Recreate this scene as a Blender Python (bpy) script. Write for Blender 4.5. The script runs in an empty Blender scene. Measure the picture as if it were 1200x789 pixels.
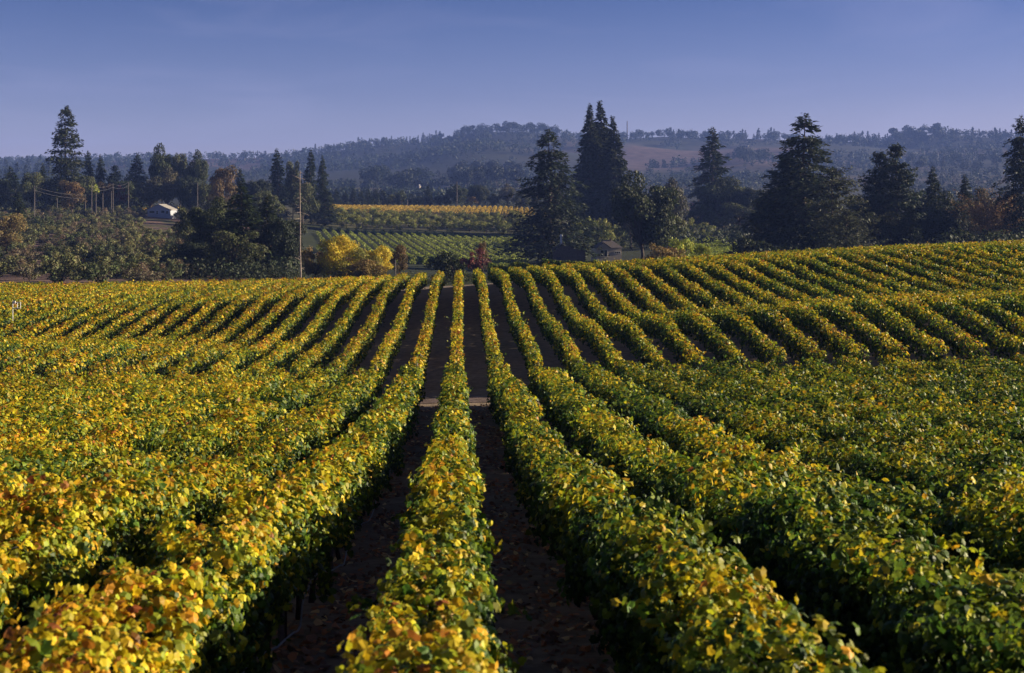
import bpy, math, random
import numpy as np
from mathutils import Vector
R = math.radians
rng = np.random.default_rng(7)
random.seed(7)

# ------------------------------------------------------------------ camera, sky, sun, exposure
CZ = 4.4                      # camera height (ground beneath it is about 0)
F = 1500.0                    # focal length in pixels of the 1200 wide photograph
VX, VY = 539.6, 235.0         # where the rows' direction meets the horizon
scene = bpy.context.scene
cam_d = bpy.data.cameras.new('camera')
cam = bpy.data.objects.new('camera', cam_d)
scene.collection.objects.link(cam)
cam.location = (0, 0, CZ)
cam.rotation_euler = (R(90), 0, 0)
cam_d.sensor_width = 36
cam_d.lens = 36 * F / 1200
cam_d.shift_x = (600 - VX) / 1200
cam_d.shift_y = -(394.5 - VY) / 1200
cam_d.clip_start = 0.1
cam_d.clip_end = 30000
cam_d.dof.use_dof = True
cam_d.dof.focus_distance = 70
cam_d.dof.aperture_fstop = 3.0
scene.camera = cam

SUN_EL, SUN_AZ = R(14.5), R(80)         # azimuth measured clockwise from the viewing direction (+Y)
world = bpy.data.worlds.new('World')
scene.world = world
world.use_nodes = True
nt = world.node_tree
nt.nodes.clear()
sky = nt.nodes.new('ShaderNodeTexSky')
sky.sky_type = 'NISHITA'
sky.sun_disc = False
sky.sun_elevation = SUN_EL
sky.sun_rotation = SUN_AZ
sky.altitude = 300
sky.air_density = 1.0
sky.dust_density = 0.8
sky.ozone_density = 4.0
tint = nt.nodes.new('ShaderNodeMix'); tint.data_type = 'RGBA'; tint.blend_type = 'MULTIPLY'
tint.inputs[0].default_value = 1
tn = nt.nodes.new('ShaderNodeTexCoord'); ts = nt.nodes.new('ShaderNodeSeparateXYZ'); tr_ = nt.nodes.new('ShaderNodeValToRGB')
tr_.color_ramp.elements[0].position = 0.0; tr_.color_ramp.elements[0].color = (1.7, 1.15, 1.32, 1)
tr_.color_ramp.elements[1].position = 0.17; tr_.color_ramp.elements[1].color = (0.32, 0.35, 0.62, 1)
e_ = tr_.color_ramp.elements.new(0.08); e_.color = (0.84, 0.63, 0.88, 1)
e_ = tr_.color_ramp.elements.new(1.0); e_.color = (0.13, 0.15, 0.25, 1)  # unseen zenith darkened to cut the sky's fill light
nt.links.new(tn.outputs['Generated'], ts.inputs[0]); nt.links.new(ts.outputs['Z'], tr_.inputs[0]); nt.links.new(tr_.outputs[0], tint.inputs[7])
bg = nt.nodes.new('ShaderNodeBackground'); bg.inputs[1].default_value = 0.05
out = nt.nodes.new('ShaderNodeOutputWorld')
nt.links.new(sky.outputs[0], tint.inputs[6])
# thin high cloud, laid out on the sky's own directions
wtc = nt.nodes.new('ShaderNodeTexCoord'); wmp = nt.nodes.new('ShaderNodeMapping'); wmp.inputs['Scale'].default_value = (2.2, 2.2, 13)
wno = nt.nodes.new('ShaderNodeTexNoise'); wno.inputs['Scale'].default_value = 2.6; wno.inputs['Detail'].default_value = 7; wno.inputs['Distortion'].default_value = 0.6
wmr = nt.nodes.new('ShaderNodeMapRange'); wmr.inputs[1].default_value = 0.50; wmr.inputs[2].default_value = 0.80; wmr.inputs[3].default_value = 0.0; wmr.inputs[4].default_value = 0.12
wmx = nt.nodes.new('ShaderNodeMix'); wmx.data_type = 'RGBA'; wmx.inputs[7].default_value = (5.2, 4.9, 7.2, 1)
nt.links.new(wtc.outputs['Generated'], wmp.inputs[0]); nt.links.new(wmp.outputs[0], wno.inputs['Vector'])
nt.links.new(wno.outputs['Fac'], wmr.inputs[0]); nt.links.new(wmr.outputs[0], wmx.inputs[0])
nt.links.new(tint.outputs[2], wmx.inputs[6]); nt.links.new(wmx.outputs[2], bg.inputs[0])
nt.links.new(bg.outputs[0], out.inputs[0])

sd = bpy.data.lights.new('sun', 'SUN')
sd.energy = 5.0
sd.angle = R(0.5)
sd.color = (1.0, 0.84, 0.60)
sun = bpy.data.objects.new('sun', sd)
scene.collection.objects.link(sun)
sdir = Vector((math.sin(SUN_AZ) * math.cos(SUN_EL), math.cos(SUN_AZ) * math.cos(SUN_EL), math.sin(SUN_EL)))
sun.rotation_euler = sdir.to_track_quat('Z', 'Y').to_euler()
sun.location = (200, 60, 120)

vs = scene.view_settings
vs.view_transform = 'Standard'
vs.look = 'None'
vs.exposure = 1.3
vs.gamma = 1.0
scene.render.film_transparent = False
scene.cycles.max_bounces = 6
scene.cycles.diffuse_bounces = 3
scene.cycles.transmission_bounces = 4
scene.cycles.volume_bounces = 0
scene.cycles.use_denoising = True

# ------------------------------------------------------------------ helpers
COL = scene.collection

def link(name, mesh, parent=None, mats=()):
    o = bpy.data.objects.new(name, mesh)
    COL.objects.link(o)
    for m in mats:
        mesh.materials.append(m)
    if parent: o.parent = parent
    return o

def empty(name, loc):
    o = bpy.data.objects.new(name, None)
    o.empty_display_size = 0.5
    COL.objects.link(o)
    o.location = loc
    return o

def tag(o, label=None, cat=None, group=None, kind=None):
    if label: o['label'] = label
    if cat: o['category'] = cat
    if group: o['group'] = group
    if kind: o['kind'] = kind
    return o

def make_mesh(name, verts, faces, col=None, smooth=False):
    """verts (N,3) float; faces: list of int arrays (M,k); col (N,3) linear base colour per vertex"""
    me = bpy.data.meshes.new(name)
    verts = np.ascontiguousarray(verts, dtype=np.float32)
    me.vertices.add(len(verts))
    me.vertices.foreach_set('co', verts.ravel())
    if not isinstance(faces, list): faces = [faces]
    faces = [np.asarray(f, dtype=np.int32) for f in faces if len(f)]
    nl = sum(f.size for f in faces); npoly = sum(len(f) for f in faces)
    me.loops.add(nl); me.polygons.add(npoly)
    me.loops.foreach_set('vertex_index', np.concatenate([f.ravel() for f in faces]))
    sizes = np.concatenate([np.full(len(f), f.shape[1], dtype=np.int32) for f in faces])
    starts = np.concatenate([[0], np.cumsum(sizes)[:-1]]).astype(np.int32)
    me.polygons.foreach_set('loop_start', starts)
    me.polygons.foreach_set('use_smooth', np.full(npoly, bool(smooth), dtype=bool))
    if col is not None:
        a = me.attributes.new('Col', 'FLOAT_COLOR', 'POINT')
        c = np.ones((len(verts), 4), dtype=np.float32); c[:, :3] = col
        a.data.foreach_set('color', c.ravel())
    me.update()
    me.validate()
    return me

class MB:
    """collects boxes, prisms and tubes into one mesh"""
    def __init__(s): s.v = []; s.f = {}; s.n = 0
    def add(s, v, faces):
        v = np.asarray(v, float)
        for f in faces: s.f.setdefault(len(f), []).append([i + s.n for i in f])
        s.v.append(v); s.n += len(v)
    def box(s, a, b):
        x0, y0, z0 = a; x1, y1, z1 = b
        s.add([(x0,y0,z0),(x1,y0,z0),(x1,y1,z0),(x0,y1,z0),(x0,y0,z1),(x1,y0,z1),(x1,y1,z1),(x0,y1,z1)],
              [(0,3,2,1),(4,5,6,7),(0,1,5,4),(1,2,6,5),(2,3,7,6),(3,0,4,7)])
    def tube(s, pts, radii, n=6, cap=True):
        pts = [np.asarray(p, float) for p in pts]
        v = []
        for i, p in enumerate(pts):
            d = pts[min(i+1, len(pts)-1)] - pts[max(i-1, 0)]
            d /= (np.linalg.norm(d) + 1e-9)
            a = np.cross(d, (0.13, 0.97, 0.2) if abs(d[1]) < 0.9 else (1, 0, 0)); a /= np.linalg.norm(a)
            b = np.cross(d, a)
            for k in range(n):
                t = 2*math.pi*k/n
                v.append(p + radii[i]*(math.cos(t)*a + math.sin(t)*b))
        fs = []
        for i in range(len(pts)-1):
            for k in range(n):
                fs.append((i*n+k, i*n+(k+1) % n, (i+1)*n+(k+1) % n, (i+1)*n+k))
        if cap:
            fs.append(tuple(range(n))[::-1]); fs.append(tuple((len(pts)-1)*n+k for k in range(n)))
        s.add(v, fs)
    def mesh(s, name, smooth=False):
        return make_mesh(name, np.concatenate(s.v), [np.array(f) for f in s.f.values()], smooth=smooth)
    def build(s, name, mat, parent=None, smooth=False):
        return link(name, s.mesh(name, smooth), parent, [mat])

def P(px, py, Y):                    # pixel of the photograph at depth Y -> world point
    return np.array(((px-VX)/F*Y, Y, CZ-(py-VY)/F*Y))

def noise1(n, step, lo, hi, r=rng):
    """smooth random curve over [0, n) metres, returns function"""
    k = int(n/step) + 4
    v = r.uniform(lo, hi, k)
    xs = np.arange(k)*step
    return lambda y: np.interp(y, xs, v)

def vnoise(x, y, seed=0):
    """2-D value noise in numpy"""
    xi = np.floor(x).astype(np.int64); yi = np.floor(y).astype(np.int64)
    fx = x-xi; fy = y-yi
    fx = fx*fx*(3-2*fx); fy = fy*fy*(3-2*fy)
    def h(a, b):
        n = (a*374761393 + b*668265263 + seed*974711) & 0x7fffffff
        n = ((n ^ (n >> 13))*1274126177) & 0x7fffffff
        return ((n ^ (n >> 16)) & 0xffff)/65535.0
    return (h(xi, yi)*(1-fx)+h(xi+1, yi)*fx)*(1-fy) + (h(xi, yi+1)*(1-fx)+h(xi+1, yi+1)*fx)*fy

# ------------------------------------------------------------------ terrain
ROW_H = 2.0
# (X, Y, depth of the row tops below the camera) read off the rows of the photograph
def kx(k): return -0.2 + 2.1*k
pts = []
for x in (-45, -12, 0, 12, 45):
    for yy, d in ((2, 2.05), (6.5, 2.45), (14.65, 3.4), (24.6, 4.95), (32.5, 5.75), (45, 6.75)):
        pts.append((x, yy, d + (0.0 if x <= 0 else -0.004*x*min(yy/20, 1))))
for x, d in ((-50, 8.5), (-22, 8.35), (-10, 8.15), (0, 7.95), (6, 7.9), (14, 7.8), (25, 7.45), (50, 6.9)):
    pts.append((x, 62, d))
tr = {1: [(67, 8.1)],
      0: [(67, 8.1), (80, 8.0), (95, 8.2), (105, 7.7), (116, 6.7), (156, 8.5)],
      3: [(67, 8.0), (71.5, 7.9), (79, 7.75), (94, 7.95), (104, 7.7), (115, 6.5), (156, 8.0)],
      6: [(65.6, 8.0), (69, 7.8), (75, 7.2), (82, 7.1), (88.5, 7.7), (99, 7.3), (117, 6.3)],
      8: [(66.4, 7.7), (71, 7.2), (76.8, 6.65), (81.2, 6.67), (88.7, 7.37), (101.6, 6.7), (117, 5.85), (156, 7.3)],
      11: [(66, 7.5), (71.5, 6.8), (78, 5.93), (88.8, 7.04), (95, 6.77), (105.6, 6.37), (117.6, 5.64)],
      14: [(66, 7.2), (78, 5.6), (90, 6.6), (101, 6.1), (116.7, 5.0), (156, 6.6)],
      19: [(66, 7.0), (78, 5.5), (90, 6.1), (101, 5.5), (117, 4.4)],
      25: [(66, 6.8), (78, 5.3), (90, 5.6), (101, 4.9), (117, 3.8), (156, 5.4)],
      34: [(66, 6.5), (90, 4.9), (117, 3.1), (156, 4.8)],
      -3: [(66, 8.3), (72.4, 8.5), (78.3, 8.56), (90.8, 8.5), (100.3, 7.99), (112, 7.45), (156, 9.0)],
      -4: [(69.4, 8.65), (82, 8.88), (96.6, 8.5), (117, 7.8)],
      -6: [(66, 8.5), (82.9, 9.0), (96, 8.7), (111, 7.86), (156, 9.35)],
      -8: [(66, 8.5), (82.8, 9.3), (91.3, 9.3), (95.8, 9.07), (111, 8.0)],
      -10: [(66, 8.4), (80, 8.6), (93, 9.9), (99, 9.4), (106, 8.8), (113, 8.4), (125, 8.6), (156, 9.4)],
      -12: [(66, 8.4), (80, 8.5), (95, 9.95), (101, 9.5), (110, 8.9), (118, 8.7), (156, 9.45)],
      -16: [(66, 8.4), (80, 8.5), (97, 10.1), (104, 9.6), (111, 9.2), (121, 8.9), (156, 9.6)],
      -22: [(66, 8.4), (80, 8.5), (98, 10.2), (105, 9.75), (112, 9.35), (122, 9.05), (156, 9.8)],
      -34: [(66, 8.4), (80, 8.5), (98, 10.2), (112, 9.4), (122, 9.2), (156, 10.0)]}
for k, l in tr.items():
    for yy, d in l: pts.append((kx(k), yy, d))
pts = np.array(pts, float)
def _uv(x, y): return np.stack([x/12.0, np.asarray(y)/6.0], -1)
_S = _uv(pts[:, 0], pts[:, 1])
def _phi(a, b):
    d = np.sqrt(((a[:, None, :]-b[None, :, :])**2).sum(-1))
    return d
_K = _phi(_S, _S)
_n = len(pts)
_A = np.zeros((_n+3, _n+3))
_A[:_n, :_n] = _K - 0.05*np.eye(_n)
_A[:_n, _n] = 1; _A[:_n, _n+1:] = _S
_A[_n, :_n] = 1; _A[_n+1:, :_n] = _S.T
_W = np.linalg.solve(_A, np.concatenate([pts[:, 2], [0, 0, 0]]))
_gx = np.arange(-70, 82.1, 2.0); _gy = np.arange(0, 170.1, 1.0)
_GX, _GY = np.meshgrid(_gx, _gy)
_q = _uv(_GX.ravel(), _GY.ravel())
_T = (_phi(_q, _S) @ _W[:_n] + _W[_n] + _q @ _W[_n+1:]).reshape(_GX.shape)
# soften along Y
for _ in range(2):
    _T[1:-1] = 0.25*_T[:-2] + 0.5*_T[1:-1] + 0.25*_T[2:]
def bil(gx, gy, T, x, y):
    x = np.clip(x, gx[0], gx[-1]-1e-6); y = np.clip(y, gy[0], gy[-1]-1e-6)
    i = np.searchsorted(gx, x, side='right')-1; j = np.searchsorted(gy, y, side='right')-1
    i = np.clip(i, 0, len(gx)-2); j = np.clip(j, 0, len(gy)-2)
    fx = (x-gx[i])/(gx[i+1]-gx[i]); fy = (y-gy[j])/(gy[j+1]-gy[j])
    return (T[j, i]*(1-fx)+T[j, i+1]*fx)*(1-fy)+(T[j+1, i]*(1-fx)+T[j+1, i+1]*fx)*fy
# beyond the vineyard: photo row of the bare ground for (photo column, depth)
FC = np.array([-500, 0, 150, 300, 450, 580, 700, 850, 1000, 1200, 1700], float)
FZ = np.array([156, 200, 260, 330, 420, 550, 650, 750, 1000, 1400, 2000, 2600, 3200, 4000, 5200], float)
FT = {156: [350]*11,
      200: [335, 335, 338, 340, 338, 338, 338, 335, 325, 312, 305],
      260: [319, 320, 322, 326, 326, 326, 326, 322, 314, 303, 296],
      330: [296, 298, 300, 304, 312, 316, 316, 312, 306, 294, 287],
      420: [270, 273, 276, 284, 301, 306, 307, 303, 297, 284, 276],
      550: [249, 251, 253, 262, 273, 278, 283, 280, 276, 266, 262],
      650: [243, 244, 245, 251, 258, 262, 268, 267, 264, 257, 254],
      750: [240, 241, 241, 243, 245, 246, 254, 256, 255, 250, 248],
      1000: [236, 236, 236, 238, 241, 242, 242, 243, 243, 242, 240],
      1400: [227, 227, 227, 228, 230, 230, 230, 230, 231, 229, 228],
      2000: [214, 214, 212, 213, 210, 208, 208, 208, 205, 205, 205],
      2600: [203, 202, 199, 199, 190, 176, 182, 186, 186, 184, 184],
      3200: [193, 192, 189, 186, 171, 154, 161, 162, 163, 161, 163],
      4000: [198, 197, 193, 192, 186, 180, 180, 180, 180, 180, 180],
      5200: [210]*11}
_FH = np.array([[(CZ-(py-VY)/F*z) for py in FT[int(z)]] for z in FZ])
def far_h(x, y):
    y = np.maximum(y, 1.0)
    u = np.clip(VX+F*x/y, -500, 1699)
    # smooth interpolation in column via cosine easing, linear in log depth
    i = np.clip(np.searchsorted(FC, u, side='right')-1, 0, len(FC)-2)
    fx = (u-FC[i])/(FC[i+1]-FC[i]); fx = fx*fx*(3-2*fx)
    ly = np.log(np.clip(y, FZ[0], FZ[-1]-1)); lz = np.log(FZ)
    j = np.clip(np.searchsorted(lz, ly, side='right')-1, 0, len(FZ)-2)
    fy = (ly-lz[j])/(lz[j+1]-lz[j])
    return (_FH[j, i]*(1-fx)+_FH[j, i+1]*fx)*(1-fy)+(_FH[j+1, i]*(1-fx)+_FH[j+1, i+1]*fx)*fy
def ground_h(x, y):
    x = np.asarray(x, float); y = np.asarray(y, float)
    near = CZ - bil(_gx, _gy, _T, x, y) - ROW_H
    t = np.clip((y-157)/28, 0, 1); t = t*t*(3-2*t)
    far = far_h(x, y)
    far = far + np.where(y > 900, (vnoise(x/170, y/170, 3)-0.5)*np.clip((y-900)/1500, 0, 1)*22, 0)
    return near*(1-t)+far*t
def gh(x, y): return float(ground_h(np.array([x]), np.array([y]))[0])
def G(px, Y):
    x = (px-VX)/F*Y
    return np.array((x, Y, gh(x, Y)))

# ------------------------------------------------------------------ materials
def nodes(name):
    m = bpy.data.materials.new(name); m.use_nodes = True
    n = m.node_tree; n.nodes.clear()
    o = n.nodes.new('ShaderNodeOutputMaterial')
    return m, n, o
def plain(name, col, rough=0.8, noise=0.0, scale=4.0, spec=0.3, metal=0.0, bump=0.0):
    m, n, o = nodes(name)
    b = n.nodes.new('ShaderNodeBsdfPrincipled')
    b.inputs['Roughness'].default_value = rough
    b.inputs['Metallic'].default_value = metal
    b.inputs['Specular IOR Level'].default_value = spec
    if noise > 0:
        tc = n.nodes.new('ShaderNodeTexCoord'); no = n.nodes.new('ShaderNodeTexNoise')
        no.inputs['Scale'].default_value = scale; no.inputs['Detail'].default_value = 6
        cr = n.nodes.new('ShaderNodeValToRGB')
        cr.color_ramp.elements[0].position = 0.3; cr.color_ramp.elements[1].position = 0.7
        cr.color_ramp.elements[0].color = tuple(c*(1-noise) for c in col)+(1,)
        cr.color_ramp.elements[1].color = tuple(min(c*(1+noise), 1) for c in col)+(1,)
        n.links.new(tc.outputs['Object'], no.inputs['Vector'])
        n.links.new(no.outputs['Fac'], cr.inputs[0]); n.links.new(cr.outputs[0], b.inputs['Base Color'])
        if bump:
            bu = n.nodes.new('ShaderNodeBump'); bu.inputs['Strength'].default_value = bump
            n.links.new(no.outputs['Fac'], bu.inputs['Height']); n.links.new(bu.outputs[0], b.inputs['Normal'])
    else:
        b.inputs['Base Color'].default_value = tuple(col)+(1,)
    n.links.new(b.outputs[0], o.inputs[0])
    return m
def leafmat(name, trans=0.35, rough=0.45, spec=0.35, gain=1.0):
    """leaf whose colour is the mesh attribute Col; lets some light through"""
    m, n, o = nodes(name)
    at = n.nodes.new('ShaderNodeAttribute'); at.attribute_name = 'Col'
    oi = n.nodes.new('ShaderNodeObjectInfo')
    hs = n.nodes.new('ShaderNodeHueSaturation')
    mr = n.nodes.new('ShaderNodeMapRange'); mr.inputs[3].default_value = 0.85*gain; mr.inputs[4].default_value = 1.15*gain
    n.links.new(oi.outputs['Random'], mr.inputs[0]); n.links.new(mr.outputs[0], hs.inputs['Value'])
    n.links.new(at.outputs['Color'], hs.inputs['Color'])
    b = n.nodes.new('ShaderNodeBsdfPrincipled')
    b.inputs['Roughness'].default_value = rough
    b.inputs['Specular IOR Level'].default_value = spec
    t = n.nodes.new('ShaderNodeBsdfTranslucent')
    mx = n.nodes.new('ShaderNodeMixShader'); mx.inputs[0].default_value = trans
    n.links.new(hs.outputs[0], b.inputs['Base Color']); n.links.new(hs.outputs[0], t.inputs[0])
    n.links.new(b.outputs[0], mx.inputs[1]); n.links.new(t.outputs[0], mx.inputs[2])
    n.links.new(mx.outputs[0], o.inputs[0])
    return m
M = {}
M['vine'] = leafmat('vine_leaf', 0.36, 0.52, 0.28)
M['tree'] = leafmat('tree_leaf', 0.22, 0.6, 0.2)
M['bark'] = plain('bark', (0.07, 0.05, 0.04), 0.9, 0.4, 8, bump=0.5)
M['vinebark'] = plain('vine_bark', (0.05, 0.035, 0.028), 0.95, 0.4, 20, bump=0.6)
M['post'] = plain('weathered_post', (0.16, 0.13, 0.11), 0.85, 0.3, 10, bump=0.3)
M['metal'] = plain('galvanised_wire', (0.35, 0.35, 0.37), 0.45, metal=0.8)
M['hose'] = plain('drip_hose', (0.32, 0.32, 0.35), 0.4)
M['deadwood'] = plain('dead_wood', (0.26, 0.21, 0.18), 0.8, 0.3, 3, bump=0.4)
M['white'] = plain('white_paint', (0.75, 0.74, 0.72), 0.6, 0.06, 3)
M['cream'] = plain('cream_wall', (0.5, 0.43, 0.36), 0.8, 0.12, 1.5)
M['palewall'] = plain('pale_blue_wall', (0.36, 0.38, 0.44), 0.8, 0.08, 1.5)
M['brownwall'] = plain('brown_boards', (0.17, 0.115, 0.085), 0.85, 0.25, 2)
M['pinkwall'] = plain('pink_wall', (0.42, 0.25, 0.24), 0.8, 0.12, 2)
M['roofgrey'] = plain('grey_shingles', (0.10, 0.085, 0.085), 0.85, 0.25, 3)
M['roofpale'] = plain('pale_roof', (0.36, 0.34, 0.32), 0.6, 0.1, 2)
M['roofbrown'] = plain('brown_shingles', (0.09, 0.06, 0.05), 0.9, 0.25, 3)
M['glass'] = plain('window_glass', (0.03, 0.035, 0.04), 0.08, spec=0.6)
M['pole'] = plain('utility_pole_wood', (0.14, 0.12, 0.11), 0.85, 0.2, 3)
M['wire'] = plain('cable', (0.12, 0.12, 0.13), 0.6)

def soil_material():
    m, n, o = nodes('ground_surface')
    N = n.nodes.new; L = n.links.new
    at = N('ShaderNodeAttribute'); at.attribute_name = 'Col'
    geo = N('ShaderNodeNewGeometry')
    n1 = N('ShaderNodeTexNoise'); n1.inputs['Scale'].default_value = 2.2; n1.inputs['Detail'].default_value = 10; n1.inputs['Roughness'].default_value = 0.7
    n2 = N('ShaderNodeTexNoise'); n2.inputs['Scale'].default_value = 0.05; n2.inputs['Detail'].default_value = 8
    vo = N('ShaderNodeTexVoronoi'); vo.inputs['Scale'].default_value = 9
    for t in (n1, n2, vo): L(geo.outputs['Position'], t.inputs['Vector'])
    r1 = N('ShaderNodeMapRange'); r1.inputs[1].default_value = 0.3; r1.inputs[2].default_value = 0.7; r1.inputs[3].default_value = 0.55; r1.inputs[4].default_value = 1.45
    L(n1.outputs['Fac'], r1.inputs[0])
    r2 = N('ShaderNodeMapRange'); r2.inputs[1].default_value = 0.3; r2.inputs[2].default_value = 0.7; r2.inputs[3].default_value = 0.7; r2.inputs[4].default_value = 1.3
    L(n2.outputs['Fac'], r2.inputs[0])
    mu = N('ShaderNodeMath'); mu.operation = 'MULTIPLY'; L(r1.outputs[0], mu.inputs[0]); L(r2.outputs[0], mu.inputs[1])
    vm = N('ShaderNodeVectorMath'); vm.operation = 'SCALE'; L(at.outputs['Color'], vm.inputs[0]); L(mu.outputs[0], vm.inputs['Scale'])
    b = N('ShaderNodeBsdfPrincipled'); b.inputs['Roughness'].default_value = 0.95; b.inputs['Specular IOR Level'].default_value = 0.15
    L(vm.outputs[0], b.inputs['Base Color'])
    bu = N('ShaderNodeBump'); bu.inputs['Strength'].default_value = 0.8; bu.inputs['Distance'].default_value = 0.06
    L(n1.outputs['Fac'], bu.inputs['Height']); L(bu.outputs[0], b.inputs['Normal'])
    L(b.outputs[0], o.inputs[0])
    return m
M['soil'] = soil_material()

# ------------------------------------------------------------------ the ground, one sheet to the horizon
def build_ground():
    az = np.concatenate([np.linspace(-180, -60, 18)[:-1], np.linspace(-60, -26, 26)[:-1], np.linspace(-26, 32, 260), np.linspace(32, 60, 22)[1:], np.linspace(60, 180, 18)[1:-1]])
    a = np.radians(az)
    r = np.concatenate([np.arange(1.0, 60, 1.5), np.arange(60, 200, 1.5), np.geomspace(200, 5200, 110), [5900, 7000]])
    A, Rr = np.meshgrid(a, r)
    X = Rr*np.sin(A); Y = Rr*np.cos(A)
    back = np.abs(A) > R(60)
    Yq = np.where(Y > 1, Y, np.maximum(Rr*0.3, 1))
    Z = ground_h(X, Yq)
    wide = np.clip((np.abs(np.degrees(A))-45)/30, 0, 1)
    flat = np.where(Rr > 40, -4.0, -0.2*0)
    Z = Z*(1-wide)+np.minimum(Z, np.interp(Rr, [0, 40, 200], [0, -1, -8]))*wide
    Z = np.where(Rr > 6500, -60, Z)
    nR, nA = X.shape
    v = np.stack([X, Y, Z], -1).reshape(-1, 3)
    v = np.concatenate([v, [[0, 0, float(Z[0].mean())]]])
    i = np.arange(nR-1)[:, None]; j = np.arange(nA)[None, :]
    j2 = (j+1) % nA
    f = np.stack([i*nA+j, i*nA+j2, (i+1)*nA+j2, (i+1)*nA+j], -1).reshape(-1, 4)
    j = np.arange(nA)
    tri = np.stack([np.full(nA, len(v)-1), (j+1) % nA, j], -1)
    x, y = v[:, 0], v[:, 1]
    rr = np.hypot(x, y)
    px = VX+F*x/np.maximum(y, 1)
    c = np.zeros((len(v), 3))
    c[:] = (0.30, 0.23, 0.165)                                   # vineyard soil
    def mixc(mask, col):
        mk = np.clip(mask, 0, 1)[:, None]
        c[:] = c*(1-mk)+np.array(col)*mk
    mixc((rr-160)/12, (0.045, 0.050, 0.025))
    orch = ((y > 190) & (y < 620) & (px < 330)).astype(float)
    mixc(orch, (0.16, 0.105, 0.085))
    mixc(orch*(vnoise(x/14, y/14, 5) > 0.55), (0.07, 0.075, 0.035))
    mixc(((y > 200) & (y < 570) & (px > 330) & (px < 900)).astype(float), (0.028, 0.036, 0.014))
    mixc(((y > 570) & (y < 800) & (px > 330)).astype(float), (0.08, 0.075, 0.035))
    mixc((rr > 820).astype(float), (0.026, 0.030, 0.020))
    nz = vnoise(x/150, y/220, 9)+0.5*vnoise(x/50, y/70, 4)
    mixc((rr > 1200)*np.clip((nz-0.85)*5, 0, 1), (0.065, 0.050, 0.042))
    mixc(np.clip((y-2100)/150,0,1)*np.clip((px-735+30*vnoise(y/90,px*0,2))/12,0,1)*np.clip((940-px)/15,0,1)*np.clip((2900-y)/80,0,1), (0.10, 0.066, 0.062))
    mixc(np.clip((y-2500)/200,0,1)*np.clip((px-90)/30,0,1)*np.clip((330-px)/30,0,1), (0.10, 0.066, 0.06))
    me = make_mesh('ground', v, [f[:, ::-1], tri], col=c, smooth=True)
    o = link('ground', me, None, [M['soil']])
    tag(o, kind='structure')
build_ground()

# the cross track between the near and the far block
def build_track():
    xs = np.arange(-60, 76, 1.0)
    v = []
    for x in xs:
        for y in (63.2, 64.2, 65.2):
            v.append((x, y, gh(x, y)+0.02+(0.03 if y == 64.2 else 0)))
    n = len(xs)
    f = [(i*3+j, (i+1)*3+j, (i+1)*3+j+1, i*3+j+1) for i in range(n-1) for j in (0, 1)]
    c = np.tile((0.15, 0.11, 0.10), (len(v), 1))
    o = link('dirt_track', make_mesh('dirt_track', np.array(v), np.array(f), col=c, smooth=True), None, [M['soil']])
    tag(o, kind='structure')
build_track()

# ------------------------------------------------------------------ leaves
def unit(v): return v/(np.linalg.norm(v, axis=-1, keepdims=True)+1e-9)
# templates: (verts in (across, along, lift) units, faces)
T_LOBED = (np.array([(0, 0.04, 0.0), (0.30, -0.14, -.10), (0.55, 0.16, -.22), (0.47, 0.36, -.14), (0.46, 0.62, -.26), (0.24, 0.74, -.14), (0, 0.98, -.24),
                     (-0.24, 0.74, -.10), (-0.46, 0.62, -.20), (-0.47, 0.36, -.10), (-0.55, 0.16, -.18), (-0.30, -0.14, -.10), (0, 0.42, 0.06)]),
           [np.array([(0, 1, 2, 12), (2, 3, 4, 12), (4, 5, 6, 12), (6, 7, 8, 12), (8, 9, 10, 12), (10, 11, 0, 12)])])
T_FOLD = (np.array([(0, -.05, 0.04), (0.46, 0.02, -.10), (0.40, 0.62, -.10), (0, 1.0, -.02), (-0.40, 0.62, -.10), (-0.46, 0.02, -.10)]),
          [np.array([(0, 1, 2, 3), (0, 3, 4, 5)])])
T_QUAD = (np.array([(0.1, -0.05, 0.0), (0.50, 0.45, -.08), (-0.08, 1.0, 0.0), (-0.50, 0.5, -.06)]), [np.array([(0, 1, 2, 3)])])

class Leaves:
    def __init__(s): s.v = []; s.f = {}; s.c = []; s.n = 0
    def add(s, pos, nrm, tip, size, col, T, jit=0.12):
        tv, tf = T
        n = len(pos)
        if n == 0: return
        nrm = unit(nrm); across = unit(np.cross(tip, nrm)); along = unit(np.cross(nrm, across))
        k = len(tv)
        lv = tv[None]*np.ones((n, 1, 1)) + rng.normal(0, jit*0.5, (n, k, 3))*[1, 1, 0.6]
        if np.ndim(size) == 1: size = np.stack([size, size], -1)
        w = (lv[..., 0:1]*size[:, None, 0:1])*across[:, None] + (lv[..., 1:2]*size[:, None, 1:2])*along[:, None] + (lv[..., 2:3]*size[:, None, 0:1])*nrm[:, None]
        v = pos[:, None]+w
        s.v.append(v.reshape(-1, 3))
        s.c.append(np.repeat(col, k, axis=0))
        for f in tf:
            q = (np.arange(n)[:, None, None]*k + f[None] + s.n).reshape(-1, f.shape[1])
            s.f.setdefault(f.shape[1], []).append(q)
        s.n += n*k
    def mesh(s, name):
        return make_mesh(name, np.concatenate(s.v), [np.concatenate(x) for x in s.f.values()], col=np.concatenate(s.c))

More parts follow.
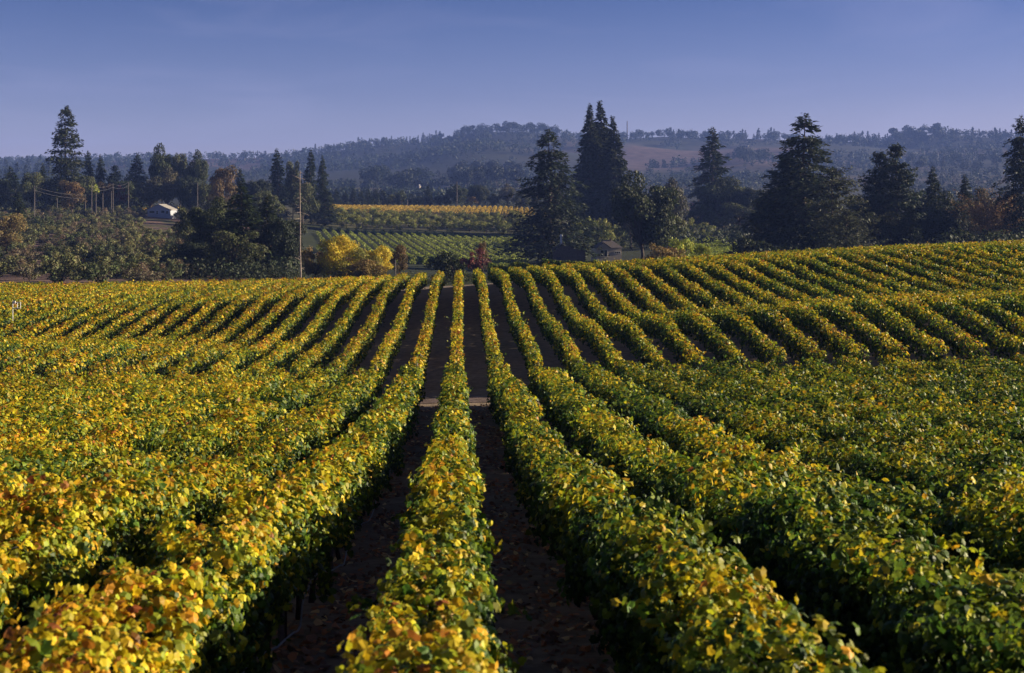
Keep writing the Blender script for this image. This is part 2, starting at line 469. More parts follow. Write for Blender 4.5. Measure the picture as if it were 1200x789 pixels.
CM_T = np.array([0.0, 0.22, 0.42, 0.56, 0.70, 0.84, 0.94, 1.02])
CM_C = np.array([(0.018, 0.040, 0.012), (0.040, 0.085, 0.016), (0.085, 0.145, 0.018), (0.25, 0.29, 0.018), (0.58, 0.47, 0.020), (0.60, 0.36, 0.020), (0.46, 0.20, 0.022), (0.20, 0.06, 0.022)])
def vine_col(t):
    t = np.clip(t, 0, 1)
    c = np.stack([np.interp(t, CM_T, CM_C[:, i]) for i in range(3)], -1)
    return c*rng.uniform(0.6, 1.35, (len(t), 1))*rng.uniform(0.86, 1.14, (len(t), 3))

def hedge(L, x0, xfun, y, w, zb, zt, gz, leaf, tone, T, am=1.0, sprays=True, along_y=True):
    """scatter leaves over the shell of a vine row; y = array of positions along it"""
    n = len(y)
    th = rng.uniform(R(-48), R(228), n)
    rr = 1-np.abs(rng.normal(0, 0.22, n))+rng.normal(0, .07, n)+am*((vnoise(y/0.42+7*x0, th/0.42+3, 5)-.5)*0.55+(vnoise(y/1.3+3*x0, th/0.9, 6)-.5)*0.30); rr = np.clip(rr, .3, 1.4)
    cx, sz = np.cos(th), np.sin(th)
    e = 0.62
    ox = np.sign(cx)*np.abs(cx)**e*w*rr
    hh = (zt-zb)/2
    oz = (zb+zt)/2+np.sign(sz)*np.abs(sz)**e*hh*rr
    x = xfun(y)+ox
    pos = np.stack([x, y, gz(x*0+xfun(y), y)+oz], -1)
    nrm = np.stack([cx, rng.normal(0, .45, n), sz*0.9+0.25], -1)+rng.normal(0, .62, (n, 3))
    tip = np.stack([cx*0.4, rng.normal(0, .5, n), -np.ones(n)], -1)+rng.normal(0, .35, (n, 3))
    g1 = rng.normal(0, 0.16, n); t = tone - 0.02 + np.where(g1 > 0, g1*0.9, g1) + 0.22*sz*np.abs(sz)**.5 - 0.03 - 0.12*(1-rr)  # yellower tops; lower and inner leaves toned darker, shade put into the colour
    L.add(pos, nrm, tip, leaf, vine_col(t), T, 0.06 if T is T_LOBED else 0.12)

ORD = ['zeroth', 'first', 'second', 'third', 'fourth', 'fifth', 'sixth', 'seventh', 'eighth', 'ninth', 'tenth', 'eleventh', 'twelfth', 'thirteenth', 'fourteenth', 'fifteenth', 'sixteenth', 'seventeenth', 'eighteenth', 'nineteenth', 'twentieth',
       'twenty-first', 'twenty-second', 'twenty-third', 'twenty-fourth', 'twenty-fifth', 'twenty-sixth', 'twenty-seventh', 'twenty-eighth', 'twenty-ninth', 'thirtieth', 'thirty-first', 'thirty-second', 'thirty-third', 'thirty-fourth', 'thirty-fifth', 'thirty-sixth']

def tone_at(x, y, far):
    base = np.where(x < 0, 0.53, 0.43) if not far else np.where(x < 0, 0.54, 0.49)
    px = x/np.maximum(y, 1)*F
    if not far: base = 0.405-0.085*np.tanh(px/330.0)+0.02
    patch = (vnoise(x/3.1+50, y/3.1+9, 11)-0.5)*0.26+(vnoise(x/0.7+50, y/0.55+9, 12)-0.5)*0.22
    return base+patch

def vine_row(k, far):
    x0 = kx(k)
    wander = noise1(220, 9, -0.04, 0.04)
    xf = lambda y: x0+wander(y)
    if far:
        y0 = 66.2+rng.uniform(-.3, .3); y1 = 156+rng.uniform(-1, 1)
        ymin = abs(x0)/0.50; ymin_l = ymin
        if k >= 0: ymin = (x0-8)/0.44
        else: ymin = (-x0-8)/0.36
        y0 = max(y0, ymin)
        if y1-y0 < 3: return
    else:
        y0 = 3.6; y1 = 62.3+rng.uniform(-.4, .3)
        ymin = (x0-5)/0.44 if k >= 0 else (-x0-5)/0.36
        y0 = max(y0, ymin)
        if y1-y0 < 3: return
    L = Leaves()
    top = noise1(220, 1.1, -0.10*(.5 if far else 1.2), 0.14*(.5 if far else 1.2)); top2 = noise1(220, 0.45, -0.07, 0.09)
    wid = noise1(220, 0.9, 0.78, 1.22); bot = noise1(220, 0.8, -0.12, 0.16)
    if far: segs = [(y0, 100, 125, 0.155, T_QUAD), (100, y1, 100, 0.19, T_QUAD)]
    else: segs = [(y0, 9, 1500, 0.068, T_LOBED), (9, 16, 1250, 0.075, T_LOBED), (16, 34, 820, 0.088, T_FOLD), (34, y1, 430, 0.125, T_QUAD)]
    for a, b, dens, sz, T in segs:
        a = max(a, y0); b = min(b, y1)
        if b <= a: continue
        n = int((b-a)*dens)
        y = rng.uniform(a, b, n)
        size = sz*rng.uniform(0.6, 1.35, n)
        hw = (0.31 if far else (0.40 if abs(k) < 1 else 0.47 if abs(k) < 2 else 0.60))*wid(y)
        zt = ROW_H-0.08+top(y)+top2(y)
        zb = (0.30 if far else 0.62)+bot(y)
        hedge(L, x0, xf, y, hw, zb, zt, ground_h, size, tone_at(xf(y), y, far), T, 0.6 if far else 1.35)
        # inner leaves, so that no light falls straight through; coloured dark as painted shade
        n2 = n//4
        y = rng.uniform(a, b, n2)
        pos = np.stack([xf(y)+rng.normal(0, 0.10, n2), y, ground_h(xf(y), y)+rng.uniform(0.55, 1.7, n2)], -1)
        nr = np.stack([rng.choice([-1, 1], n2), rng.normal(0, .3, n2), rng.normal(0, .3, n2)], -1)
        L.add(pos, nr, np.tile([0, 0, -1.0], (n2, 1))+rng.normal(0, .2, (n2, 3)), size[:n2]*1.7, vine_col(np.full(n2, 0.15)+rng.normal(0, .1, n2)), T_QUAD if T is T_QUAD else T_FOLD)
    # stray shoots
    ns = int((y1-y0)*(0.8 if not far else 0.16))
    for _ in range(ns):
        ys = rng.uniform(y0, y1)
        if ys > 110: continue
        side = rng.choice([-1, 1]); el = rng.uniform(0.0, 1.4)
        ln = rng.uniform(0.25, 0.62)*(1.5 if rng.random() < .15 else 1)
        p = np.array([x0+side*0.3*math.cos(el), ys, gh(x0, ys)+1.35+0.5*math.sin(el)+rng.uniform(-.2, .1)])
        d = np.array([side*math.cos(el), rng.normal(0, .5), math.sin(el)*1.0+.15]); d /= np.linalg.norm(d)
        m = int(ln/0.045) if ys < 40 else int(ln/0.08)
        tt = np.linspace(0, 1, m)[:, None]
        pos = p+d*tt*ln+np.array([0, 0, -0.22])*tt**2*ln + rng.normal(0, .02, (m, 3))
        T = T_LOBED if ys < 15 else (T_FOLD if ys < 32 else T_QUAD)
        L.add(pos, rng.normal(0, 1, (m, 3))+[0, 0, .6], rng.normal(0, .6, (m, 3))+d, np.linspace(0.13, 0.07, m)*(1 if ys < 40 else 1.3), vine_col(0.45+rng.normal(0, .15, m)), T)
    root = empty('vine_row', (x0, y0, gh(x0, y0)))
    me = L.mesh('vine_foliage')
    inv = np.array([x0, y0, gh(x0, y0)])
    co = np.empty(len(me.vertices)*3, dtype=np.float32); me.vertices.foreach_get('co', co)
    co = (co.reshape(-1, 3)-inv).astype(np.float32); me.vertices.foreach_set('co', co.ravel()); me.update()
    link('foliage', me, root, [M['vine']])
    def rel(p): return np.asarray(p)-inv
    # trunks, posts, wires where the base of the row can be seen
    vis = (not far and abs(k) <= 2) or (far and abs(k) <= 3)
    if vis:
        ylim = min(y1, 62 if not far else 84)
        ys = np.arange(y0+0.6, ylim, 1.55 if not far else 3.1)
        for q, yv in enumerate(ys[:40]):
            mb = MB(); g = gh(x0, yv)
            b = rng.normal(0, .04, 2)
            mb.tube([rel((x0, yv, g-0.05)), rel((x0+b[0], yv+b[1], g+0.4)), rel((x0+b[1], yv-b[0], g+0.85))], [0.05, 0.036, 0.032], 6)
            for s in (-1, 1):
                mb.tube([rel((x0+b[1], yv-b[0], g+0.82)), rel((x0, yv+s*0.35, g+0.92)), rel((x0, yv+s*0.7, g+0.94))], [0.026, 0.022, 0.015], 5)
            mb.build('trunk', M['vinebark'], root, True)
        for yv in np.arange(y0+0.2, ylim, 6.2):
            mb = MB(); g = gh(x0, yv)
            mb.tube([rel((x0+.03, yv, g-0.05)), rel((x0+.03, yv, g+1.68))], [0.045, 0.04], 7)
            mb.build('post', M['post'], root)
        mb = MB()
        for z, dx in ((0.92, 0), (1.35, 0.06), (1.7, -0.05)):
            yy = np.arange(y0+.2, ylim+.1, 3.0)
            mb.tube([rel((x0+dx, t, gh(x0, t)+z)) for t in yy], [0.004]*len(yy), 4)
        mb.build('wire', M['metal'], root)
        if not far:
            mb = MB(); s = 0.0 if k != -1 else 0.27
            yy = np.arange(y0+.2, ylim, 0.5)
            ph = rng.uniform(0, 6)
            mb.tube([rel((x0+s+0.03*math.sin(t*1.3+ph)+(0.07*math.sin(t*0.9+1) if k == -1 else 0), t, gh(x0, t)+0.46+0.10*math.sin(t*1.05+ph)+0.03*math.sin(t*3.1))) for t in yy], [0.011 if k != -1 else 0.013]*len(yy), 6)
            mb.build('drip_hose', M['hose'], root, True)
    # the label: counted from the row that runs straight up the middle
    where = 'on the far slope beyond the cross track' if far else 'in the near block before the cross track'
    if k == 0: lab = 'middle vine row, running straight away from the viewer, ' + where
    else: lab = '%s yellow-green vine row %s of the middle one, %s' % (ORD[abs(k)], 'left' if k < 0 else 'right', where)
    lab = lab.replace('in the near block before the cross track', 'before the cross track').replace('on the far slope beyond the cross track', 'beyond the cross track')
    tag(root, lab, 'vine row', 'vine rows beyond the cross track' if far else 'vine rows before the cross track')

import os
QUICK = False
for k in range(-14, 18): vine_row(k, False)
for k in range(-29, 35): vine_row(k, True)

# leaf litter in the alleys
def litter():
    L = Leaves()
    n = 60000
    y = 5+57*rng.random(n)**1.3
    x = rng.uniform(-1, 1, n)*np.minimum(0.45*y+2, 9)
    keep = vnoise(x*1.3+100, y*0.9, 21)+rng.normal(0, .15, n) > 0.42
    x, y = x[keep], y[keep]; n = len(x)
    pos = np.stack([x, y, ground_h(x, y)+rng.uniform(0.015, 0.05, n)], -1)
    nrm = rng.normal(0, .35, (n, 3))+[0, 0, 1]
    t = rng.random(n)
    c = np.where((t < 0.5)[:, None], (0.20, 0.12, 0.08), np.where((t < 0.85)[:, None], (0.34, 0.15, 0.07), (0.50, 0.36, 0.18)))*rng.uniform(.5, 1.4, (n, 1))
    L.add(pos, nrm, rng.normal(0, 1, (n, 3)), rng.uniform(.07, .15, n), c*1.7, T_FOLD)
    o = link('fallen_leaves', L.mesh('fallen_leaves'), None, [M['tree']])
    tag(o, 'brown and rusty fallen vine leaves scattered over the alleys', 'leaf litter', kind='stuff')
litter()
# ------------------------------------------------------------------ tree makers (metres, base at the origin)
def jitcol(base, n, lo=0.65, hi=1.4, hue=0.12):
    return np.array(base)*rng.uniform(lo, hi, (n, 1))*rng.uniform(1-hue, 1+hue, (n, 3))

def conifer_proto(H, W, col, whorl=48, per=5, dens=1.0, gap=0.0, base=0.06, power=0.8, q=1.0, droop=0.25, ragged=0.3, tips=None, lean=0.0):
    """-> (crown mesh, trunk mesh)"""
    L = Leaves(); mb = MB()
    bend = noise1(H+4, H/5, -0.012*H, 0.012*H); bend2 = noise1(H+4, H/5, -0.012*H, 0.012*H)
    zz = np.linspace(0, H*0.99, 14)
    mb.tube([(bend(z)*z/H, bend2(z)*z/H, z-0.3 if z == 0 else z) for z in zz], [max(0.022*H*(1-z/H)**0.9*0.75, 0.03) for z in zz], 8)
    Rb = W/2
    side = rng.uniform(0.75, 1.15, 8)
    for i in range(whorl):
        t = base+(1-base)*(i+rng.uniform(-.4, .4))/whorl
        if t > 0.995 or t < 0: continue
        if rng.random() < gap*0.5: continue
        z0 = t*H
        prof = min((1-t)**power*1.25+0.02, 1.15)*min(1, 0.6+(t-base)*3.5)
        for b in range(per):
            if rng.random() < gap: continue
            az = rng.uniform(0, 2*math.pi)
            s_ = side[int(az/(2*math.pi)*8) % 8]
            ln = max(Rb*prof*rng.uniform(1-ragged*1.3, 1+ragged*0.5)*s_*(1 if t < .8 else (1.12-t)/.32*.9+.1), 0.010*H)
            d = np.array([math.cos(az), math.sin(az), 0])
            up = 0.5 if t > 0.85 else rng.uniform(0.0, 0.25)
            n = max(int(ln*3.2*dens/(q*H/40)*1.0)+3, 4)
            s = rng.uniform(0.12, 1.0, n)**0.8
            p0 = np.array([bend(z0)*t, bend2(z0)*t, z0])
            dz = up*s*ln - droop*ln*s**1.6*1.6 + 0.25*droop*ln*s**4
            wdt = 0.26*ln*(1-0.65*s)
            perp = np.array([-d[1], d[0], 0])
            pos = p0+d*(s*ln)[:, None]+perp*(rng.normal(0, 1, n)*wdt)[:, None]
            pos[:, 2] += dz+rng.normal(0, 0.008*H, n)
            nr = rng.normal(0, .45, (n, 3))+[0, 0, 1.0]+d*0.35
            tip = d[None]*0.9+perp*rng.normal(0, .6, (n, 1))+[0, 0, -0.45]
            sz = q*H/40*rng.uniform(0.55, 1.25, n)*min(1, 0.42+1.5*prof)
            L.add(pos, nr, tip, np.stack([sz*0.75, sz*1.5], -1), jitcol(col, n), T_QUAD, 0.2)
            if ln > 0.05*H and rng.random() < 0.5:
                e = p0+d*ln*0.8; e[2] += up*.8*ln-droop*ln*0.8**1.6*1.6
                m_ = p0+d*ln*.4; m_[2] += up*.4*ln-droop*ln*.4**1.6*1.6
                mb.tube([p0, m_, e], [0.0035*H, 0.0025*H, 0.0012*H], 3, False)
    return L.mesh('crown'), mb.mesh('trunk', True)

def broad_proto(H, W, col, lobes=22, leaf=0.5, dens=1.0, trunk=0.22, col2=None, loose=0.18, flat=0.8, low=0.12):
    L = Leaves(); mb = MB()
    Rw = W/2; zc = H*(low+(1-low)*0.52); Rh = H*(1-low)*0.5
    mb.tube([(0, 0, -.3), (0.02*W, 0, H*trunk*.5), (0, 0.02*W, H*trunk*1.3)], [0.03*H, 0.022*H, 0.018*H], 8)
    cen = []
    for i in range(lobes):
        for _ in range(20):
            v = rng.uniform(-1, 1, 3)
            if 0.25 < np.linalg.norm(v) < 1: break
        v = v/np.linalg.norm(v)*rng.uniform(0.35, 0.95)
        c = np.array([v[0]*Rw, v[1]*Rw, zc+v[2]*Rh*0.9])
        r = rng.uniform(0.15, 0.42)*min(Rw, Rh*1.2)
        cen.append((c, r))
    for c, r in cen:
        mb.tube([(0, 0.02*W, H*trunk), ((c[0])*.45, c[1]*.45, H*trunk+(c[2]-H*trunk)*.6), tuple(c)], [0.013*H, 0.008*H, 0.003*H], 4, False)
        n = int(12*dens*(r/leaf)**2)+12
        d = unit(rng.normal(0, 1, (n, 3))+[0, 0, 0.25])
        pos = c+d*(r*(1-np.abs(rng.normal(0, loose, (n, 1)))+rng.normal(0, .07, (n, 1))))*[1.1, 1.1, flat]
        nr = d+rng.normal(0, .55, (n, 3))
        tip = rng.normal(0, .7, (n, 3))+[0, 0, -.5]
        base = np.array(col)
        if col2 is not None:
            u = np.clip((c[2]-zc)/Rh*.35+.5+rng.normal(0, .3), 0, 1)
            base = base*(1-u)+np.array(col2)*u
        base = base*rng.uniform(.78, 1.25)
        L.add(pos, nr, tip, leaf*rng.uniform(.55, 1.3, n), jitcol(base, n), T_QUAD, 0.25)
    return L.mesh('crown'), mb.mesh('trunk', True)

DARKC = (0.024, 0.036, 0.013); REDW = (0.030, 0.038, 0.014); OAK = (0.040, 0.052, 0.016)
OLIVE = (0.095, 0.118, 0.045); OLIVE2 = (0.20, 0.19, 0.075); MIDG = (0.045, 0.065, 0.025)
PROTO = {}
def proto(key, maker, H, W, *a, **k):
    cr, tk = maker(H, W, *a, **k)
    cr.materials.append(M['tree']); tk.materials.append(M['bark'])
    PROTO[key] = (cr, tk, H, W)
proto('conifer_a', conifer_proto, 40, 18, DARKC, whorl=52, per=6, dens=1.25, q=0.9, droop=0.22)
proto('conifer_b', conifer_proto, 40, 15, DARKC, whorl=46, per=5, dens=1.5, q=0.95, ragged=0.45, power=0.7)
proto('conifer_c', conifer_proto, 40, 12, DARKC, whorl=44, per=6, dens=1.6, q=0.9, power=0.6)
proto('sparse_conifer', conifer_proto, 40, 20, (0.030, 0.042, 0.024), whorl=54, per=7, dens=1.5, q=0.75, gap=0.08, ragged=0.5, power=0.62, droop=0.3)
proto('redwood_open', conifer_proto, 42, 16, REDW, whorl=36, per=8, dens=1.5, q=0.8, gap=0.08, base=0.05, power=0.38, ragged=0.4, droop=0.06)
proto('redwood_dense', conifer_proto, 48, 17, REDW, whorl=66, per=8, dens=1.5, q=0.95, base=0.04, power=0.9, ragged=0.3, droop=0.25)
proto('redwood_dense2', conifer_proto, 48, 16, REDW, whorl=62, per=8, dens=1.5, q=0.95, base=0.04, power=0.85, ragged=0.35, droop=0.22)
proto('pine', conifer_proto, 36, 18, (0.030, 0.044, 0.024), whorl=38, per=7, dens=2.0, q=0.95, gap=0.10, base=0.12, power=0.38, ragged=0.55, droop=-0.05)
proto('wispy', conifer_proto, 26, 20, (0.075, 0.085, 0.045), whorl=26, per=8, dens=1.3, q=0.9, gap=0.15, base=0.04, power=0.5, ragged=0.6, droop=-0.1)
proto('oak_a', broad_proto, 20, 20, OAK, lobes=30, leaf=0.55, dens=1.3)
proto('oak_b', broad_proto, 20, 18, OAK, lobes=26, leaf=0.6, dens=1.3, col2=(0.075, 0.082, 0.03))
proto('oak_c', broad_proto, 20, 22, (0.034, 0.045, 0.024), lobes=34, leaf=0.55, dens=1.2, col2=(0.02, 0.03, 0.015))
proto('grey_broad', broad_proto, 16, 15, (0.06, 0.07, 0.04), lobes=24, leaf=0.5, dens=1.1, col2=(0.10, 0.09, 0.05), loose=.3)
proto('autumn_broad', broad_proto, 16, 15, (0.10, 0.075, 0.03), lobes=22, leaf=0.5, dens=1.0, col2=(0.16, 0.10, 0.04), loose=.3)
proto('orange_tree', broad_proto, 12, 11, (0.16, 0.12, 0.05), lobes=20, leaf=0.4, dens=1.2, col2=(0.22, 0.17, 0.06), loose=.3, low=.05)
proto('yellow_tree', broad_proto, 9, 11, (0.20, 0.19, 0.03), lobes=26, leaf=0.28, dens=1.2, col2=(0.62, 0.47, 0.03), loose=.3, low=.03)
proto('lime_tree', broad_proto, 8, 7, (0.16, 0.22, 0.03), lobes=16, leaf=0.35, dens=1.2, col2=(0.42, 0.44, 0.05), loose=.3, low=.05)
proto('russet_bush', broad_proto, 7, 10, (0.13, 0.12, 0.04), lobes=22, leaf=0.32, dens=1.2, col2=(0.30, 0.19, 0.06), loose=.3, low=.02)
proto('red_bush', broad_proto, 5, 5, (0.10, 0.035, 0.035), lobes=14, leaf=0.25, dens=1.2, col2=(0.22, 0.06, 0.055), loose=.3, low=.02)
proto('gold_brush', conifer_proto, 12, 14, (0.36, 0.23, 0.10), whorl=12, per=26, dens=0.9, q=1.0, base=0.02, power=0.25, ragged=0.6, droop=-0.45)
proto('dark_bush', broad_proto, 6, 7, OAK, lobes=16, leaf=0.32, dens=1.2, low=.0)
for i in range(5):
    proto('orchard_%d' % i, broad_proto, 4.6, 6.2, [OLIVE, (0.07, 0.085, 0.04), (0.10, 0.10, 0.06), (0.08, 0.095, 0.045), (0.055, 0.07, 0.035)][i], lobes=13, leaf=0.30, dens=1.0, col2=[OLIVE2, OLIVE2, (0.17, 0.13, 0.085), (0.14, 0.14, 0.06), OLIVE][i], loose=.3, low=.0, trunk=.12)
for i in range(3):
    proto('green_mound_%d' % i, broad_proto, 5.0, 7.0, (0.08, 0.11, 0.028), lobes=12, leaf=0.36, dens=1.0, col2=(0.26, 0.26, 0.06), loose=.25, low=.0, trunk=.12)

def put(key, name, px, Y, top, label, cat='tree', group=None, w=None, rot=None, sink=0.0):
    cr, tk, H, W = PROTO[key]
    g = G(px, Y)
    h = (CZ-(top-VY)/F*Y)-g[2]+sink
    if h < 0.5: return None
    s = h/H
    sw = s if w is None else w/F*Y/W
    e = empty(name, (g[0], g[1], g[2]-sink))
    e.rotation_euler[2] = rng.uniform(0, 6.28) if rot is None else rot
    e.scale = (sw, sw, s)
    link('crown', cr, e); link('trunk', tk, e)
    tag(e, label, cat, group)
    return e

# ---- the trees one can tell apart (photo column, distance, top row)
put('sparse_conifer', 'conifer', 645, 400, 150, 'tall open conifer with drooping limbs left of the cream cottage', w=100)
put('redwood_dense', 'redwood', 691, 560, 121, 'left trunk top of the three dense redwoods behind the cream cottage', 'tree', 'three dense redwoods', w=52)
put('redwood_dense2', 'redwood', 704, 568, 118, 'middle and tallest of the three dense redwoods behind the cream cottage', 'tree', 'three dense redwoods', w=56)
put('redwood_dense', 'redwood', 719, 556, 135, 'right and lowest of the three dense redwoods behind the cream cottage', 'tree', 'three dense redwoods', w=48)
put('redwood_open', 'redwood', 77, 540, 124, 'tall lone redwood with open whorls of branches above the orchard', w=48)
put('conifer_b', 'conifer', 835, 620, 148, 'dark conifer standing behind the palm tree above the round dark oaks', w=60)
put('sparse_conifer', 'conifer', 941, 335, 131, 'largest dark conifer with a ragged top left of the wispy grey tree', w=122)
put('pine', 'pine', 925, 350, 185, 'dark pine standing against the left flank of the largest conifer', w=72)
put('oak_b', 'oak_tree', 908, 345, 222, 'dark leafy tree at the left foot of the largest conifer', w=70)
put('wispy', 'wispy_tree', 975, 300, 196, 'wispy grey-green tree with fine rising twigs beside the largest conifer', w=86)
put('wispy', 'wispy_tree', 992, 285, 245, 'low olive wispy tree at the right foot of the largest conifer', w=60)
put('pine', 'pine', 1030, 365, 178, 'left of two dark pines with bare lower trunks, right of the largest conifer', w=50)
put('pine', 'pine', 1051, 360, 169, 'right of two dark pines with bare lower trunks, right of the largest conifer', w=52)
put('conifer_c', 'conifer', 1067, 320, 240, 'small pointed dark conifer at the foot of the two dark pines', w=32)
put('conifer_b', 'conifer', 1093, 385, 194, 'bluntly pointed dark conifer between the two pines and the golden brush', w=42)
put('conifer_b', 'conifer', 1131, 390, 203, 'short dark conifer behind the golden brush', w=36)
put('gold_brush', 'golden_brush', 1157, 330, 238, 'reddish-gold feathery bush left of the conifer at the field edge', 'bush', w=60)
put('sparse_conifer', 'conifer', 1196, 330, 134, 'tall dark conifer beside the golden feathery bush', w=66)
put('oak_a', 'oak_tree', 752, 375, 207, 'broad dark oak overhanging the right side of the cream cottage', w=84)
put('oak_b', 'oak_tree', 770, 385, 232, 'lower dark oak just right of the broad oak by the cottage', w=60)
put('grey_broad', 'leafy_tree', 786, 500, 211, 'brownish grey leafy tree left of the palm and small pink building', w=44)
put('russet_bush', 'bush', 777, 252, 284, 'wide yellow and russet bush right of the cream cottage', 'bush', w=56)
put('lime_tree', 'lime_green_tree', 803, 258, 273, 'bright lime-green tree beside the russet bush', w=34)
put('lime_tree', 'lime_green_tree', 821, 262, 281, 'smaller lime-green tree on the right side of the bright one', w=24)
put('dark_bush', 'bush', 852, 320, 292, 'low dark bush at the near edge of the small green vineyard patch', 'bush', w=40)
put('dark_bush', 'bush', 879, 310, 272, 'upright dark bush right of the small green vineyard patch', 'bush', w=38)
put('dark_bush', 'bush', 900, 305, 278, 'dark bush in front of the largest conifer', 'bush', w=40)
put('dark_bush', 'small_tree', 682, 405, 277, 'small round dark tree between the brown shed and the cottage', w=18)
for px, Y, t, w_, k_, lab in ((848, 610, 211, 66, 'oak_a', 'big round dark oak right of the palm tree'), (884, 600, 216, 54, 'oak_c', 'round dark oak left of the dark pine and largest conifer'),
        (822, 600, 238, 36, 'oak_b', 'low dark oak directly beneath the palm tree'), (868, 585, 236, 60, 'oak_b', 'low dark oak above the small green vineyard patch'),
        (1010, 400, 226, 54, 'oak_b', 'dark oak filling the gap left of the two dark pines'), (1078, 400, 222, 50, 'oak_c', 'dark oak behind the small pointed conifer'),
        (1115, 375, 228, 56, 'oak_a', 'dark oak just left of the golden brush'), (1150, 400, 222, 50, 'grey_broad', 'grey-green tree rising behind the golden brush'),
        (1180, 380, 232, 44, 'oak_b', 'dark oak between the golden brush and the conifer at its right'), (1095, 330, 250, 60, 'oak_c', 'low brownish oak on the crest right of the small pointed conifer'),
        (1035, 330, 246, 50, 'oak_b', 'low dark oak at the feet of the two dark pines'), (1128, 320, 262, 50, 'dark_bush', 'dark thicket bush beneath the golden brush'),
        (740, 480, 236, 30, 'grey_broad', 'greyish tree peeping out between the redwoods and the broad oak'), (940, 300, 262, 90, 'oak_c', 'low olive-dark oak spreading under the largest conifer')):
    put(k_, 'oak_tree' if k_.startswith('oak') else 'leafy_tree', px, Y, t, lab, w=w_)
# left side
put('conifer_a', 'conifer', 283, 270, 212, 'broad dark conifer left of the bare trunk, with lighter drooping limbs', w=84)
put('conifer_b', 'conifer', 313, 275, 227, 'dark conifer between the broad conifer and the bare trunk', w=56)
put('oak_a', 'oak_tree', 250, 280, 236, 'dark rounded oak left of the broad dark conifer', w=62)
put('oak_b', 'oak_tree', 223, 320, 240, 'dark oak beside the pale gabled house', w=40)
put('oak_c', 'oak_tree', 336, 270, 250, 'dark oak close behind the bare trunk', w=50)
put('oak_b', 'oak_tree', 275, 255, 268, 'low dark oak under the broad dark conifer', w=70)
put('oak_c', 'oak_tree', 230, 262, 280, 'low dark thicket oak on the near side of the orchard', w=60)
put('yellow_tree', 'yellow_tree', 396, 232, 275, 'bright yellow autumn tree right of the bare trunk', w=62)
put('yellow_tree', 'yellow_tree', 442, 236, 287, 'smaller yellow autumn tree next to the bright yellow one', w=44)
put('russet_bush', 'bush', 370, 236, 288, 'olive and russet bush between the bare trunk and bright yellow tree', 'bush', w=44)
put('russet_bush', 'bush', 420, 226, 300, 'low russet bush in front of the two yellow trees', 'bush', w=60)
put('autumn_broad', 'brown_tree', 468, 240, 287, 'thin brown tree right of the yellow autumn trees', w=26)
put('dark_bush', 'bush', 531, 236, 289, 'dark round bush left of the red-leaved bush', 'bush', w=54)
put('red_bush', 'bush', 558, 230, 290, 'dusky red bush where the middle rows meet the valley', 'bush', w=34)
put('autumn_broad', 'brown_tree', 566, 255, 283, 'narrow brown sapling rising behind the dusky red bush', w=15)
put('conifer_c', 'cone_shrub', 22, 400, 224, 'small bright green cone-shaped tree above the orange tree', w=19)
put('orange_tree', 'orange_tree', 7, 330, 247, 'orange and yellow autumn tree at the edge of the orchard', w=48)
put('orchard_2', 'bush', 12, 268, 291, 'brown-olive bush below the orange autumn tree', 'bush', w=40)
